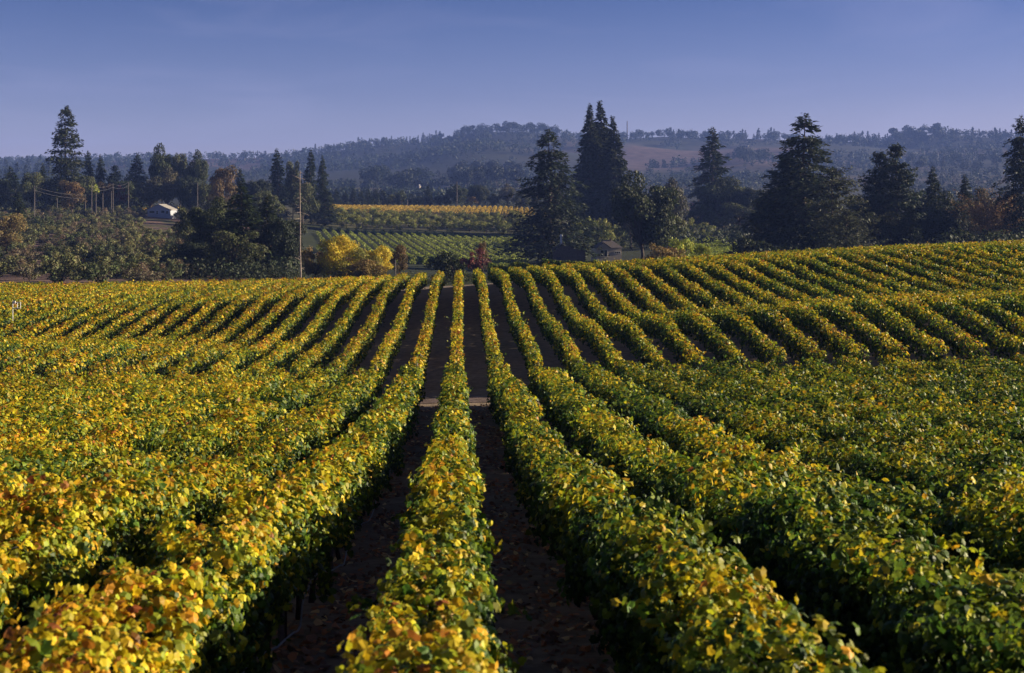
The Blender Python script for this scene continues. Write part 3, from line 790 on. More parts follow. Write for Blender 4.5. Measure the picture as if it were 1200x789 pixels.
for px, Y, t, w_, k_, lab in (
        (325, 590, 173, 34, 'conifer_b', 'left spire conifer of the pair behind the bare trunk'), (343, 600, 186, 24, 'oak_b', 'rounded dark tree right of the left spire conifer'),
        (364, 590, 175, 20, 'conifer_c', 'thin spire conifer just right of the bare trunk top'), (378, 600, 181, 24, 'conifer_b', 'second spire conifer right of the bare trunk top'),
        (262, 520, 195, 40, 'autumn_broad', 'orange-brown autumn tree right of the dark rounded wood'), (282, 560, 197, 26, 'conifer_b', 'dark conifer behind the orange-brown autumn tree'),
        (160, 600, 179, 34, 'conifer_b', 'dark pointed tree behind the utility poles'), (190, 600, 173, 38, 'oak_a', 'tallest dark rounded tree above the pale gabled house'),
        (211, 600, 177, 28, 'oak_b', 'dark rounded tree just right of the tallest one above the house'), (233, 600, 180, 30, 'oak_a', 'dark rounded tree left of the orange-brown autumn tree'),
        (196, 560, 197, 40, 'grey_broad', 'grey-green leafy tree behind the pale gabled house'), (222, 560, 202, 44, 'oak_c', 'dark leafy tree behind the gap right of the pale house'),
        (176, 565, 212, 34, 'grey_broad', 'grey-green tree behind the left gable corner of the house'), (245, 540, 214, 40, 'oak_b', 'dark oak below the orange-brown autumn tree'),
        (103, 600, 176, 20, 'conifer_c', 'dark narrow conifer just right of the lone redwood'), (118, 600, 180, 24, 'conifer_b', 'second narrow conifer right of the lone redwood'),
        (134, 590, 194, 22, 'pine', 'small loose pine left of the dark pointed tree by the poles'), (112, 560, 211, 20, 'lime_tree', 'small yellow-green tree behind the utility poles'),
        (124, 555, 214, 24, 'autumn_broad', 'light tan autumn tree behind the utility poles'), (142, 555, 216, 18, 'red_bush', 'dull red tree behind the utility poles'),
        (84, 520, 212, 36, 'autumn_broad', 'brown twiggy tree at the foot of the lone redwood'), (62, 545, 206, 34, 'oak_c', 'dark oak at the left foot of the lone redwood'),
        (38, 560, 200, 36, 'oak_b', 'dark oak left of the lone redwood'), (12, 570, 194, 40, 'conifer_a', 'dark conifer above the small cone-shaped tree'),
        (-8, 560, 205, 40, 'oak_a', 'dark oak at the edge above the orange tree'), (100, 560, 205, 34, 'oak_b', 'dark oak just right of the foot of the lone redwood'),
        (150, 590, 208, 40, 'oak_a', 'dark oak behind the tallest utility poles'), (50, 600, 190, 22, 'conifer_b', 'dark conifer peeking above the oaks left of the redwood'),
        (300, 560, 206, 36, 'oak_c', 'dark tree behind the broad dark conifer'), (310, 500, 222, 44, 'oak_b', 'dark oak below the left spire conifer'),
        (355, 560, 212, 36, 'oak_b', 'dark tree below the thin spire conifer'), (380, 570, 216, 34, 'conifer_b', 'dark short conifer below the second spire conifer')):
    kind = 'conifer' if 'conifer' in k_ else ('pine' if k_ == 'pine' else ('oak_tree' if 'oak' in k_ else 'leafy_tree'))
    put(k_, kind, px, Y, t, lab, w=w_)
# tree line behind the yellow strip of vines
tl = [(394, 221, 14, 'conifer_b'), (404, 225, 14, 'conifer_c'), (414, 220, 14, 'conifer_b'), (423, 224, 12, 'conifer_c'), (431, 221, 14, 'conifer_b'), (440, 221, 14, 'conifer_c'), (449, 222, 14, 'conifer_b'),
      (459, 227, 14, 'oak_b'), (470, 224, 16, 'oak_a'), (482, 226, 13, 'conifer_b'), (491, 229, 14, 'oak_b'), (502, 217, 13, 'conifer_c'), (514, 228, 14, 'oak_c'), (522, 226, 14, 'oak_b'), (537, 218, 28, 'oak_a'), (562, 214, 32, 'oak_c'),
      (580, 228, 20, 'oak_a'), (595, 216, 22, 'grey_broad'), (610, 226, 22, 'oak_b'), (624, 222, 20, 'grey_broad'), (668, 226, 22, 'oak_c'), (735, 224, 24, 'oak_b'), (760, 228, 24, 'oak_c'), (552, 230, 18, 'autumn_broad'), (384, 226, 14, 'oak_b')]
for i, (px, t, w_, k_) in enumerate(sorted(tl)):
    nm = {'conifer': 'conifer', 'oak': 'oak_tree', 'grey': 'leafy_tree', 'autumn': 'leafy_tree'}[k_.split('_')[0]]
    put(k_, nm, px, 800+rng.uniform(0, 30), t, '%s in the tree line behind the yellow vines, %s from its left end' % ({'conifer': 'small dark conifer', 'oak_tree': 'small dark oak', 'leafy_tree': 'pale leafy tree'}[nm], ORD[i+1]), 'tree', 'tree line behind the yellow vines', w=w_)

# the bare trunk
def bare_trunk():
    g = G(352, 205)
    h = CZ-(200-VY)/F*205-g[2]
    e = empty('dead_tree', g)
    mb = MB()
    zz = np.linspace(-0.3, h, 16)
    xs = noise1(h+3, 3.0, -0.10, 0.10)
    mb.tube([(xs(max(z, 0)), xs(max(z, 0)+1)*.6, z) for z in zz], [0.15*(1-z/h*0.62) for z in zz], 8)
    mb.build('trunk', M['deadwood'], e, True)
    for i in range(34):
        z = rng.uniform(0.9, h*0.99); az = rng.uniform(0, 6.28); ln = rng.uniform(0.4, 1.9)
        b = MB(); p = np.array([xs(z), xs(z+1)*.6, z]); d = np.array([math.cos(az), math.sin(az), rng.uniform(-.6, .5)])
        b.tube([p, p+d*ln*.5+[0, 0, .03], p+d*ln], [0.035, 0.024, 0.008], 5)
        b.build('branch', M['deadwood'], e, True)
    tag(e, 'bare pale trunk with short broken branch stubs left of the yellow tree', 'dead tree')
bare_trunk()

# palm by the pink building
def palm():
    Y = 800; g = G(818, Y)
    h = CZ-(222-VY)/F*Y-g[2]
    e = empty('palm_tree', g)
    mb = MB(); mb.tube([(0, 0, -.3), (0.1, 0, h*.5), (0, 0, h)], [0.42, 0.34, 0.36], 8); mb.build('trunk', M['bark'], e, True)
    for i in range(54):
        az = rng.uniform(0, 6.28); el = rng.uniform(-1.1, 1.2); ln = rng.uniform(3.6, 5.4)
        n = 16; s = np.linspace(.05, 1, n)
        d = np.array([math.cos(az)*math.cos(el), math.sin(az)*math.cos(el), math.sin(el)])
        pos = np.array([0, 0, h])+d*(s*ln)[:, None]+np.array([0, 0, -1.0])*(s**2*ln*.35)[:, None]
        L = Leaves()
        for sd_ in (-1, 1):
            pr = np.array([-math.sin(az), math.cos(az), 0])*sd_
            L.add(pos, np.tile([0, 0, 1.0], (n, 1))+rng.normal(0, .3, (n, 3)), np.tile(pr*1.0+d*.7+[0, 0, -.4], (n, 1)), np.stack([np.full(n, .3), np.full(n, 1.3)], -1), jitcol((0.04, 0.055, 0.025), n), T_QUAD)
        link('frond', L.mesh('frond'), e, [M['tree']])
    tag(e, 'palm with a round head of fronds beside the small pink building', 'palm tree')
palm()

# orchard on the left slope
cnt = 0
cells = []
for Y in np.arange(204, 560, 8.6):
    for x in np.arange(-225, -40, 8.2):
        xx = x+rng.uniform(-1.6, 1.6)+(4 if int(Y/8.6) % 2 else 0); yy = Y+rng.uniform(-1.8, 1.8)
        px = VX+F*xx/yy
        if px < -14 or px > 232: continue
        if 250 < yy < 290 and 14 < px < 75 and rng.random() < .6: continue
        if abs(px-187) < 22 and yy > 405: continue
        if rng.random() < 0.06: continue
        cells.append((xx, yy, px))
for xx, yy, px in cells:
    i = int(rng.integers(0, 5)); cr, tk, H, W = PROTO['orchard_%d' % i]
    s = rng.uniform(0.72, 1.25)
    e = empty('orchard_tree', (xx, yy, gh(xx, yy)-0.1)); e.scale = (s*1.02, s*1.02, s*rng.uniform(.8, 1.1)); e.rotation_euler[2] = rng.uniform(0, 6.28)
    link('crown', cr, e); link('trunk', tk, e)
    near = 'near the bottom of the left slope' if yy < 330 else ('half way up the left slope' if yy < 430 else 'at the top of the left slope below the poles')
    tag(e, 'round grey-green orchard tree ' + near, 'tree', 'orchard trees ' + near)
    cnt += 1
print('orchard', cnt)
# rows of mounded trees between the green and the yellow vines
cnt = 0
for r_ in range(12):
    for j in range(7):
        Y = 572+j*17+rng.uniform(-2, 2)
        px = 372+r_*21+(6-j)*5.0+rng.uniform(-1.5, 1.5)
        if px > 632: continue
        g = G(px, Y)
        i = int(rng.integers(0, 3)); cr, tk, H, W = PROTO['green_mound_%d' % i]
        s = rng.uniform(.85, 1.25)
        e = empty('orchard_tree', (g[0], g[1], g[2]-.1)); e.scale = (s, s*1.15, s); e.rotation_euler[2] = rng.uniform(0, 6.28)
        link('crown', cr, e); link('trunk', tk, e); cnt += 1
        tag(e, 'mounded olive-green tree in the leaning row, %s row from the left, below the yellow vines' % ORD[r_+1], 'tree', 'mounded trees in leaning row %d' % (r_+1))
for px, Y, t in ((676, 508, 254), (690, 512, 251), (704, 515, 253), (716, 510, 258), (684, 490, 262), (700, 488, 263), (714, 486, 267), (728, 500, 262), (672, 492, 270), (786, 562, 260), (798, 566, 256), (811, 570, 255), (824, 566, 259), (836, 562, 264), (792, 548, 268), (806, 545, 266), (820, 545, 268), (842, 555, 270), (775, 555, 266)):
    e = put('green_mound_%d' % int(rng.integers(0, 3)), 'round_bush', px, Y, t, 'sunlit round green bush ' + ('behind the cream cottage' if px < 760 else 'above the small green vineyard patch'), 'bush', 'round bushes behind the cottage' if px < 760 else 'round bushes above the vineyard patch', w=22, sink=.3)
print('mounds', cnt)

# ---- distant vineyards: every row its own thing
def far_vines(name_lab, group, px0, px1, Ya, Yb, ang, spacing, col, colv, h=1.05, w=0.9, step_n=11, cat='vine row', names='vine_row', size=0.45):
    d = np.array([math.sin(ang), math.cos(ang)]); n_ = np.array([d[1], -d[0]])
    Ym = (Ya+Yb)/2
    c0 = np.array([(px0-VX)/F*Ym, Ym]); c1 = np.array([(px1-VX)/F*Ym, Ym])
    lo = (px0-VX)/F*Yb*d[1]-Yb*d[0] if True else 0
    offs = [np.dot([(p-VX)/F*y, y], n_) for p in (px0, px1) for y in (Ya, Yb)]
    o_ = min(offs); idx = 0
    while o_ < max(offs):
        t = np.arange(-400, 400, 0.5)
        ctr = n_*o_+d*(Ym)
        x = ctr[0]+d[0]*t; y = ctr[1]+d[1]*t
        px = VX+F*x/np.maximum(y, 1)
        ok = (y > Ya) & (y < Yb) & (px > px0) & (px < px1)
        if ok.sum() > 24:
            idx += 1
            t = t[ok]; t0, t1 = t.min(), t.max()
            n = int((t1-t0)*step_n)
            tt = rng.uniform(t0, t1, n)
            xx = ctr[0]+d[0]*tt; yy = ctr[1]+d[1]*tt
            th = rng.uniform(R(-20), R(200), n)
            offx = np.cos(th)*w/2
            pos = np.stack([xx+n_[0]*offx, yy+n_[1]*offx, ground_h(xx, yy)+h*0.45+np.sin(th)*h*0.5*rng.uniform(.8, 1.1, n)], -1)
            nr = np.stack([np.cos(th)*n_[0], np.cos(th)*n_[1], np.sin(th)], -1)+rng.normal(0, .5, (n, 3))
            base = np.array(col)*(1-rng.random((n, 1)))+np.array(colv)*rng.random((n, 1))
            L = Leaves(); L.add(pos, nr, rng.normal(0, 1, (n, 3)), size*rng.uniform(.6, 1.3, n), base*rng.uniform(.7, 1.3, (n, 1)), T_QUAD)
            o = link(names, L.mesh(names), None, [M['vine']])
            tag(o, name_lab % ORD[min(idx, 36)], cat, group)
        o_ += spacing
far_vines('green vine row on the valley field behind the yellow tree, %s from its left', 'vine rows of the green valley field', 372, 618, 345, 553, -R(9), 3.7, (0.09, 0.15, 0.03), (0.34, 0.36, 0.06))
far_vines('vine row of the small green patch behind the lime-green trees, %s from its left', 'vine rows of the small green patch', 805, 882, 400, 552, -R(20), 3.7, (0.10, 0.17, 0.03), (0.38, 0.40, 0.06), step_n=18)
far_vines('golden vine row on the ridge below the tree line, %s from its left', 'golden vine rows on the ridge', 380, 628, 702, 765, R(3), 3.1, (0.26, 0.18, 0.03), (0.55, 0.38, 0.04), step_n=14, h=2.3, w=2.0)
far_vines('golden vine row behind the pale gabled house, %s from its left', 'golden vine rows behind the pale house', 158, 216, 600, 650, R(3), 3.4, (0.26, 0.17, 0.03), (0.55, 0.38, 0.05), step_n=12, h=2.2, w=1.6)

# leafy hedge just over the crest, before the cottage
def crest_hedge():
    L = Leaves(); Y = 196
    for a, b, top in ((572, 640, 309), (636, 698, 304.5)):
        n = 5200
        px = rng.uniform(a, b, n); x = (px-VX)/F*Y
        tt = CZ-(top-VY)/F*Y + (vnoise(x/1.4, x*0, 31)-.5)*0.8
        th = rng.uniform(R(-20), R(200), n); g = ground_h(x, x*0+Y)
        zc = (g+tt)/2; hh = (tt-g)/2
        rr = 1-np.abs(rng.normal(0, .15, n))
        pos = np.stack([x, Y-np.cos(th)*0.9*rr, zc+np.sin(th)*hh*rr], -1)
        nr = np.stack([rng.normal(0, .5, n), -np.cos(th), np.sin(th)], -1)
        L.add(pos, nr, rng.normal(0, .5, (n, 3))+[0, 0, -1], rng.uniform(.18, .36, n), vine_col(0.42+rng.normal(0, .14, n)), T_QUAD)
    o = link('leafy_hedge', L.mesh('leafy_hedge'), None, [M['vine']])
    tag(o, 'yellow-green leafy hedge just past the crest before the brown shed', 'hedge')
crest_hedge()

# ------------------------------------------------------------------ buildings
def frame_at(e, yaw): e.rotation_euler[2] = yaw
def cottage():
    Y = 418; g = G(713, Y); s = Y/F
    e = empty('cottage', (g[0], g[1], g[2])); e.rotation_euler[2] = R(12)
    zb = 0.0; W = 30.5*s; x0 = -14.3*s; x1 = x0+W
    zt = (CZ-(290.5-VY)/F*Y)-g[2]
    D = 6.0
    m = MB(); m.box((x0, 0, -1), (x1, D, zt)); m.build('wall', M['cream'], e)
    # main hip roof
    zr = (CZ-(281.5-VY)/F*Y)-g[2]
    r = MB(); o = .45
    v = [(x0-o, -o, zt), (x1+o, -o, zt), (x1+o, D+o, zt), (x0-o, D+o, zt), (x0+W*.42, D*.5, zr), (x1-W*.30, D*.5, zr)]
    r.add(v, [(0, 1, 5, 4), (1, 2, 5), (2, 3, 4, 5), (3, 0, 4), (3, 2, 1, 0)])
    roof = r.build('roof', M['roofgrey'], e)
    # front gable on the left
    gx0, gx1 = x0+.1, x0+W*.5; gz = (CZ-(285-VY)/F*Y)-g[2]; gm = (gx0+gx1)/2
    q = MB(); q.add([(gx0, -.62, zt-.05), (gx1, -.62, zt-.05), (gm, -.62, gz), (gx0, .2, zt-.05), (gx1, .2, zt-.05), (gm, .2, gz)], [(0, 1, 2), (3, 5, 4), (0, 2, 5, 3), (1, 4, 5, 2), (0, 3, 4, 1)])
    q.build('gable', M['cream'], e)
    q = MB(); q.box((gx0-.2, -.7, zt-.14), (gx1+.2, -.01, zt-.06)); q.build('cornice', M['cream'], e)
    q = MB()
    for a, b in (((gx0-.35, zt-.06), (gm, gz+.12)), ((gx1+.35, zt-.06), (gm, gz+.12))):
        q.add([(a[0], -.8, a[1]), (b[0], -.8, b[1]), (b[0], 2.6, b[1]), (a[0], 2.6, a[1]), (a[0], -.8, a[1]+.14), (b[0], -.8, b[1]+.14), (b[0], 2.6, b[1]+.14), (a[0], 2.6, a[1]+.14)],
              [(0, 1, 2, 3), (7, 6, 5, 4), (0, 4, 5, 1), (1, 5, 6, 2), (2, 6, 7, 3), (3, 7, 4, 0)])
    q.build('gable_roof', M['roofgrey'], e)
    def win(a, b, ya, yb, name, panes):
        xa = (a-713)*s; xb = (b-713)*s; za = (CZ-(yb-VY)/F*Y)-g[2]; zb_ = (CZ-(ya-VY)/F*Y)-g[2]
        q = MB(); t = .16
        q.box((xa, -.09, za), (xa+t, 0.0, zb_)); q.box((xb-t, -.09, za), (xb, 0.0, zb_))
        q.box((xa+t, -.09, zb_-t), (xb-t, 0.0, zb_)); q.box((xa+t, -.09, za), (xb-t, 0.0, za+t*.6))
        for k in range(1, panes):
            xm = xa+(xb-xa)*k/panes; q.box((xm-.06, -.085, za+t*.6), (xm+.06, 0.0, zb_-t))
        f = q.build(name, M['white'], e)
        p = MB(); p.box((xa+t, -.03, za+t*.6), (xb-t, -.004, zb_-t)); p.build('glass', M['glass'], f)
    win(702.6, 712, 292.8, 301, 'patio_door', 2)
    win(720.5, 728, 294.6, 297.6, 'window', 3)
    q = MB(); q.box((x0+W*.62, D*.4, zr-.9), (x0+W*.62+.5, D*.4+.5, zr+.5)); q.build('chimney', M['brownwall'], e)
    tag(e, 'cream cottage with grey hipped roof and white-framed patio door', 'cottage')
cottage()

def shed():
    Y = 384; g = G(664, Y); s = Y/F
    e = empty('shed', g)
    X = lambda px: (px-664)*s
    Z = lambda py: (CZ-(py-VY)/F*Y)-g[2]
    m = MB(); m.box((X(649), 0, -1), (X(686), 5, Z(295))); m.build('wall', M['brownwall'], e)
    r = MB()
    v = [(X(647.5), -.6, Z(293)), (X(660), -.6, Z(285)), (X(660), 5.6, Z(285)), (X(647.5), 5.6, Z(293)), (X(688), -.6, Z(295.4)), (X(688), 5.6, Z(295.4)),
         (X(647.5), -.6, Z(293.8)), (X(660), -.6, Z(285.8)), (X(660), 5.6, Z(285.8)), (X(647.5), 5.6, Z(293.8)), (X(688), -.6, Z(296.2)), (X(688), 5.6, Z(296.2))]
    r.add(v, [(0, 3, 2, 1), (1, 2, 5, 4), (6, 7, 8, 9), (7, 10, 11, 8), (0, 1, 7, 6), (1, 4, 10, 7), (4, 5, 11, 10), (2, 3, 9, 8), (5, 2, 8, 11), (3, 0, 6, 9)])
    r.build('roof', M['roofbrown'], e)
    q = MB(); q.add([(X(649), -.02, Z(295)), (X(660), -.02, Z(287)), (X(684), -.02, Z(295))], [(0, 2, 1)]); q.build('gable', M['brownwall'], e)
    q = MB(); q.tube([(X(658), 1.2, Z(287)), (X(658), 1.2, Z(277.5))], [.28, .28], 10); q.tube([(X(658), 1.2, Z(277.5)), (X(658), 1.2, Z(275))], [.5, .34], 10); q.build('flue', M['white'], e)
    q = MB(); q.box((X(652), -.06, 0.1), (X(657), -.005, 2.2)); d = q.build('door', M['roofgrey'], e)
    q = MB(); q.box((X(656), -.14, 1.05), (X(656.5), -.065, 1.15)); q.build('handle', M['metal'], d)
    tag(e, 'low brown shed with a white flue behind the tall open conifer', 'shed')
shed()

def gabled(name, label, px, Y, ybase, w, yeave, ypeak, depth, wallm, roofm, yaw, wins, cat='house', group=None):
    """house whose gable front faces the viewer; sizes in photo pixels"""
    s = Y/F; g = G(px, Y); zb = CZ-(ybase-VY)/F*Y
    if name == 'farmhouse': zb = g[2]+.6
    e = empty(name, (g[0], g[1], zb)); e.rotation_euler[2] = yaw
    W = w*s/2; he = (ybase-yeave)*s; hp = (ybase-ypeak)*s
    m = MB(); m.add([(-W, 0, -4), (W, 0, -4), (W, 0, he), (0, 0, hp), (-W, 0, he), (-W, depth, -4), (W, depth, -4), (W, depth, he), (0, depth, hp), (-W, depth, he)],
                    [(0, 1, 2, 3, 4), (9, 8, 7, 6, 5), (1, 6, 7, 2), (5, 0, 4, 9), (2, 7, 8, 3), (4, 3, 8, 9)])
    m.build('wall', M[wallm], e)
    r = MB(); o = max(.4, .06*W); t = .18; sl = (hp-he)/W
    for sx in (-1, 1):
        a = (sx*(W+o), he-sl*o+.03); b = (0, hp+.03)
        v = [(a[0], -o, a[1]), (b[0], -o, b[1]), (b[0], depth+o, b[1]), (a[0], depth+o, a[1])]
        v += [(p[0], p[1], p[2]+t) for p in v]
        r.add(v, [(0, 1, 2, 3), (7, 6, 5, 4), (0, 4, 5, 1), (1, 5, 6, 2), (2, 6, 7, 3), (3, 7, 4, 0)])
    r.build('roof', M[roofm], e)
    for (a, b, y0, y1) in wins:
        xa, xb = a*s, b*s; za, zc = (ybase-y1)*s, (ybase-y0)*s
        q = MB(); q.box((xa, -.07, za), (xb, -.003, zc)); f = q.build('window', M['white'], e)
        q = MB(); q.box((xa+.12, -.10, za+.12), (xb-.12, -.073, zc-.12)); q.build('glass', M['glass'], f)
    tag(e, label, cat, group)
gabled('house', 'pale gabled house with dark windows at the top of the orchard', 186, 545, 253.5, 30, 246, 239.8, 9, 'palewall', 'roofpale', R(-16),
       [(-12.5, -5, 246.8, 250.2), (-3.5, -0.5, 246.8, 251.5), (3, 8, 246.4, 250.2), (9.5, 12.5, 247, 251)])
gabled('house', 'small pink building with a white window beneath the palm', 809.5, 790, 249, 10, 239, 236.5, 5, 'pinkwall', 'roofpale', R(8), [(-3, 1.5, 237.8, 241.5)])
for px, Y, yb, w_, ye, yp, lab in ((517, 1500, 212.5, 22, 208.6, 206.6, 'long pale farm building below the blue eucalyptus grove'),
        (489, 1550, 202, 6, 199, 196.8, 'tiny bright white house left of the eucalyptus grove'), (459, 1250, 224, 12, 221.8, 220.4, 'low white farmhouse in the hazy valley behind the tree line'),
        (283, 3000, 191, 8, 188.2, 186.9, 'tiny farmhouse on the brown far hill above the spire conifers'), (12, 1300, 210, 7, 207, 205.5, 'tiny pale house in the haze above the dark oaks at the left'),
        (776, 1700, 208, 8, 205.5, 204.2, 'small pale roofed house in the haze left of the palm'), (873, 2900, 156, 8, 153.4, 152.2, 'white house on the far ridge left of the largest conifer'),
        (793, 1650, 211, 6, 208.8, 207.6, 'tiny white house in the haze right above the palm'), (1060, 2300, 186, 10, 184, 182.8, 'tiny farm building on the hazy slope above the two dark pines')):
    gabled('farmhouse', lab, px, Y, yb, w_, ye, yp, 8, 'cream', 'roofpale', rng.uniform(-.4, .4), [(-w_*.3, -w_*.1, yb-(yb-ye)*.8, yb-(yb-ye)*.3), (w_*.1, w_*.3, yb-(yb-ye)*.8, yb-(yb-ye)*.3)])

# ------------------------------------------------------------------ poles, stakes, sign frame, mast
def pole(px, Y, top, base, label, arm=0, r=0.14, name='utility_pole', mat='pole', group=None, cat='utility pole'):
    g = G(px, Y); h = CZ-(top-VY)/F*Y-g[2]
    e = empty(name, g)
    m = MB(); m.tube([(0, 0, -.5), (0, 0, h*.5), (0, 0, h)], [r*1.25, r*1.1, r*.85], 8); m.build('post', M[mat], e)
    if arm:
        m = MB(); m.box((-arm*.15, -.08, h-.55), (arm, .08, h-.38)); m.build('crossarm', M[mat], e)
        m = MB(); m.tube([(arm*.9, 0, h-.38), (arm*.9, 0, h-.15)], [.06, .04], 6); m.build('insulator', M['glass'], e)
    tag(e, label, cat, group)
    return np.array([g[0], g[1], g[2]+h])
tops = []
tops.append(pole(40.5, 480, 218, 245, 'utility pole with a short arm right of the cone-shaped tree', arm=2.2))
pole(67, 500, 232, 242, 'short weathered pole between the armed pole and the brown twiggy tree')
tops.append(pole(100, 520, 228, 241, 'short utility pole left of the close group of poles'))
tops.append(pole(107.5, 500, 217, 241, 'tall utility pole at the left of the close group of poles'))
pole(112.5, 500, 226, 243, 'short pole standing just right of the tall left one')
pole(120.5, 505, 226.5, 242, 'short pole in the middle of the close group of poles')
pole(130.5, 530, 224, 237, 'thin short pole touching the tall one right of the group middle')
tops.append(pole(132.5, 520, 215, 237, 'tall utility pole at the right of the close group of poles'))
tops.append(pole(150.5, 540, 213, 240, 'tall leaning utility pole left of the pale gabled house'))
tops.append(pole(231.5, 480, 214, 238, 'utility pole right of the pale gabled house'))
pole(477.5, 780, 234, 243, 'short pale post at the edge of the golden vines on the ridge', r=.25)
pole(535.5, 760, 213, 243, 'thin tall pole among the oaks of the tree line', r=.2)
pole(463.3, 200, 304.5, 320, 'pale wooden stake in front of the thin brown tree', r=.09, name='stake', cat='stake')
pole(735, 3050, 142, 160, 'radio mast on the far ridge right of the three redwoods', r=1.2, name='radio_mast', cat='mast')
def wires():
    seq = [np.array([-220, 470, tops[0][2]-2.5])]+tops[:3]+tops[3:5]+[tops[5]]
    seq = sorted(seq, key=lambda p: p[0])
    for a, b in zip(seq[:-1], seq[1:]):
        for dz in (-.3, -1.6):
            m = MB(); t = np.linspace(0, 1, 12)
            m.tube([a+(b-a)*q+np.array([0, 0, dz-4*0.9*q*(1-q)]) for q in t], [.035]*12, 4)
            o = m.build('power_line', M['wire'])
            tag(o, 'thin dark power line sagging between the utility poles over the orchard', 'power line', 'power lines over the orchard')
wires()
def sign_frame():
    Y = 104; g = G(19, Y); s = Y/F
    z = lambda py: CZ-(py-VY)/F*Y-g[2]
    e = empty('weather_station', g); X = lambda px: (px-19)*s
    m = MB()
    m.tube([(X(15), 0, -.2), (X(15), 0, z(352.5))], [.03, .03], 6); m.tube([(X(24), 0, z(361.5)), (X(24), 0, z(354))], [.03, .03], 6)
    m.box((X(15)+.031, -.03, z(361.7)), (X(24)-.031, .03, z(360.7))); m.box((X(15)+.031, -.03, z(355)), (X(24)-.031, .03, z(354.2)))
    m.build('frame', M['white'], e)
    m = MB(); m.box((X(15.6), -.12, z(355.8)), (X(18.4), -.035, z(352.8))); m.build('box', M['white'], e)
    m = MB(); m.tube([(X(20.5), -.05, z(360.7)), (X(20.5), -.05, z(355.2))], [.05, .05], 8); m.build('gauge', M['metal'], e)
    tag(e, 'small white metal frame with a box standing among the vines', 'weather station')
sign_frame()

# ------------------------------------------------------------------ distant woods
def small_tree(H, W, kind, col, n=260):
    L = Leaves(); q = H/11
    if kind == 'c':
        t = rng.random(n)**1.3; r = (1-t)**.75*W/2*rng.uniform(.5, 1.05, n); az = rng.uniform(0, 6.28, n)
        pos = np.stack([np.cos(az)*r, np.sin(az)*r, t*H], -1)
    else:
        pos = []
        for _ in range(7):
            v = unit(rng.normal(0, 1, 3))*rng.uniform(.1, .6); c = np.array([v[0]*W/2, v[1]*W/2, H*.55+v[2]*H*.38])
            d = unit(rng.normal(0, 1, (n//7, 3))); pos.append(c+d*rng.uniform(.16, .3)*W*[1, 1, .8])
        pos = np.concatenate(pos); n = len(pos)
        low = pos[:, 2] < H*.1; pos[low, 2] = H*.15
    L.add(pos, rng.normal(0, 1, (n, 3))+[0, 0, .5], rng.normal(0, 1, (n, 3)), q*rng.uniform(.5, 1.1, n), jitcol(col, n), T_QUAD, .25)
    mb = MB(); mb.tube([(0, 0, -1), (0, 0, H*.5)], [H*.02, H*.012], 5)
    v = np.concatenate([np.concatenate(L.v)]+mb.v); nl = L.n
    fs = [np.concatenate(x) for x in L.f.values()]+[np.array(f)+nl for f in mb.f.values()]
    cc = np.concatenate([np.concatenate(L.c), np.tile((.04, .03, .025), (mb.n, 1))])
    me = make_mesh('distant_tree', v, fs, col=cc); me.materials.append(M['tree'])
    return me, H
FARC = (0.020, 0.030, 0.018)
SM = {'c': [small_tree(20, 8, 'c', FARC) for _ in range(4)], 'b': [small_tree(18, 15, 'b', FARC, 330) for _ in range(5)], 'e': [small_tree(30, 15, 'b', (0.026, 0.033, 0.022), 400) for _ in range(4)]}
def far_tree(kind, px, Y, h, label, group):
    me, H = SM[kind][int(rng.integers(0, len(SM[kind])))]
    g = G(px, Y); s = h/H
    o = bpy.data.objects.new('distant_conifer' if kind == 'c' else 'distant_tree', me); COL.objects.link(o)
    o.location = (g[0], g[1], g[2]-.3); o.scale = (s*rng.uniform(.85, 1.25), s*rng.uniform(.85, 1.25), s); o.rotation_euler[2] = rng.uniform(0, 6.28)
    tag(o, label, 'tree', group)
nfar = 0
def run(n, pxa, pxb, Ya, Yb, ha, hb, mix, label, group):
    global nfar
    for _ in range(n):
        far_tree(mix[int(rng.integers(0, len(mix)))], rng.uniform(pxa, pxb), rng.uniform(Ya, Yb), rng.uniform(ha, hb), label, group); nfar += 1
run(72, 532, 608, 1480, 1950, 24, 36, 'e', 'tall hazy eucalyptus in the dark grove below the middle of the ridge', 'eucalyptus grove')
run(26, 428, 500, 1350, 1800, 20, 34, 'bbe', 'hazy dark tree in the grove around the tiny white house', 'grove round the white house')
run(44, 535, 655, 3020, 3200, 20, 32, 'bbe', 'blue tree on the skyline above the eucalyptus grove', 'skyline trees over the eucalyptus grove')
run(36, 280, 535, 3020, 3200, 14, 26, 'bc', 'blue tree on the sloping skyline left of the eucalyptus grove', 'skyline trees on the left slope')
run(64, 735, 935, 3050, 3200, 16, 28, 'bbc', 'blue tree on the skyline between the redwoods and the largest conifer', 'skyline trees above the brown field')
run(30, 1045, 1105, 3000, 3200, 26, 40, 'be', 'blue tree of the tall skyline clump above the two dark pines', 'tall skyline clump at right')
run(36, 965, 1045, 2950, 3200, 16, 30, 'cb', 'blue tree on the skyline just right of the largest conifer', 'skyline trees right of the largest conifer')
run(34, 1105, 1215, 2950, 3200, 18, 30, 'cb', 'blue tree on the skyline above the golden brush', 'skyline trees above the golden brush')
run(14, 757, 800, 2300, 2330, 12, 16, 'c', 'small dark tree of the windbreak below the brown far field', 'windbreak below the brown field')
run(14, 860, 900, 2200, 2400, 18, 30, 'b', 'hazy dark tree below the right end of the brown far field', 'clump below the brown field')
run(26, 1060, 1200, 2000, 2300, 16, 30, 'cbb', 'hazy dark tree on the slope above the conifers at the right', 'hazy slope trees at right')
run(26, -10, 60, 1500, 2300, 20, 34, 'c', 'blue conifer on the low skyline left of the lone redwood', 'low skyline conifers at left')
print('far', nfar)
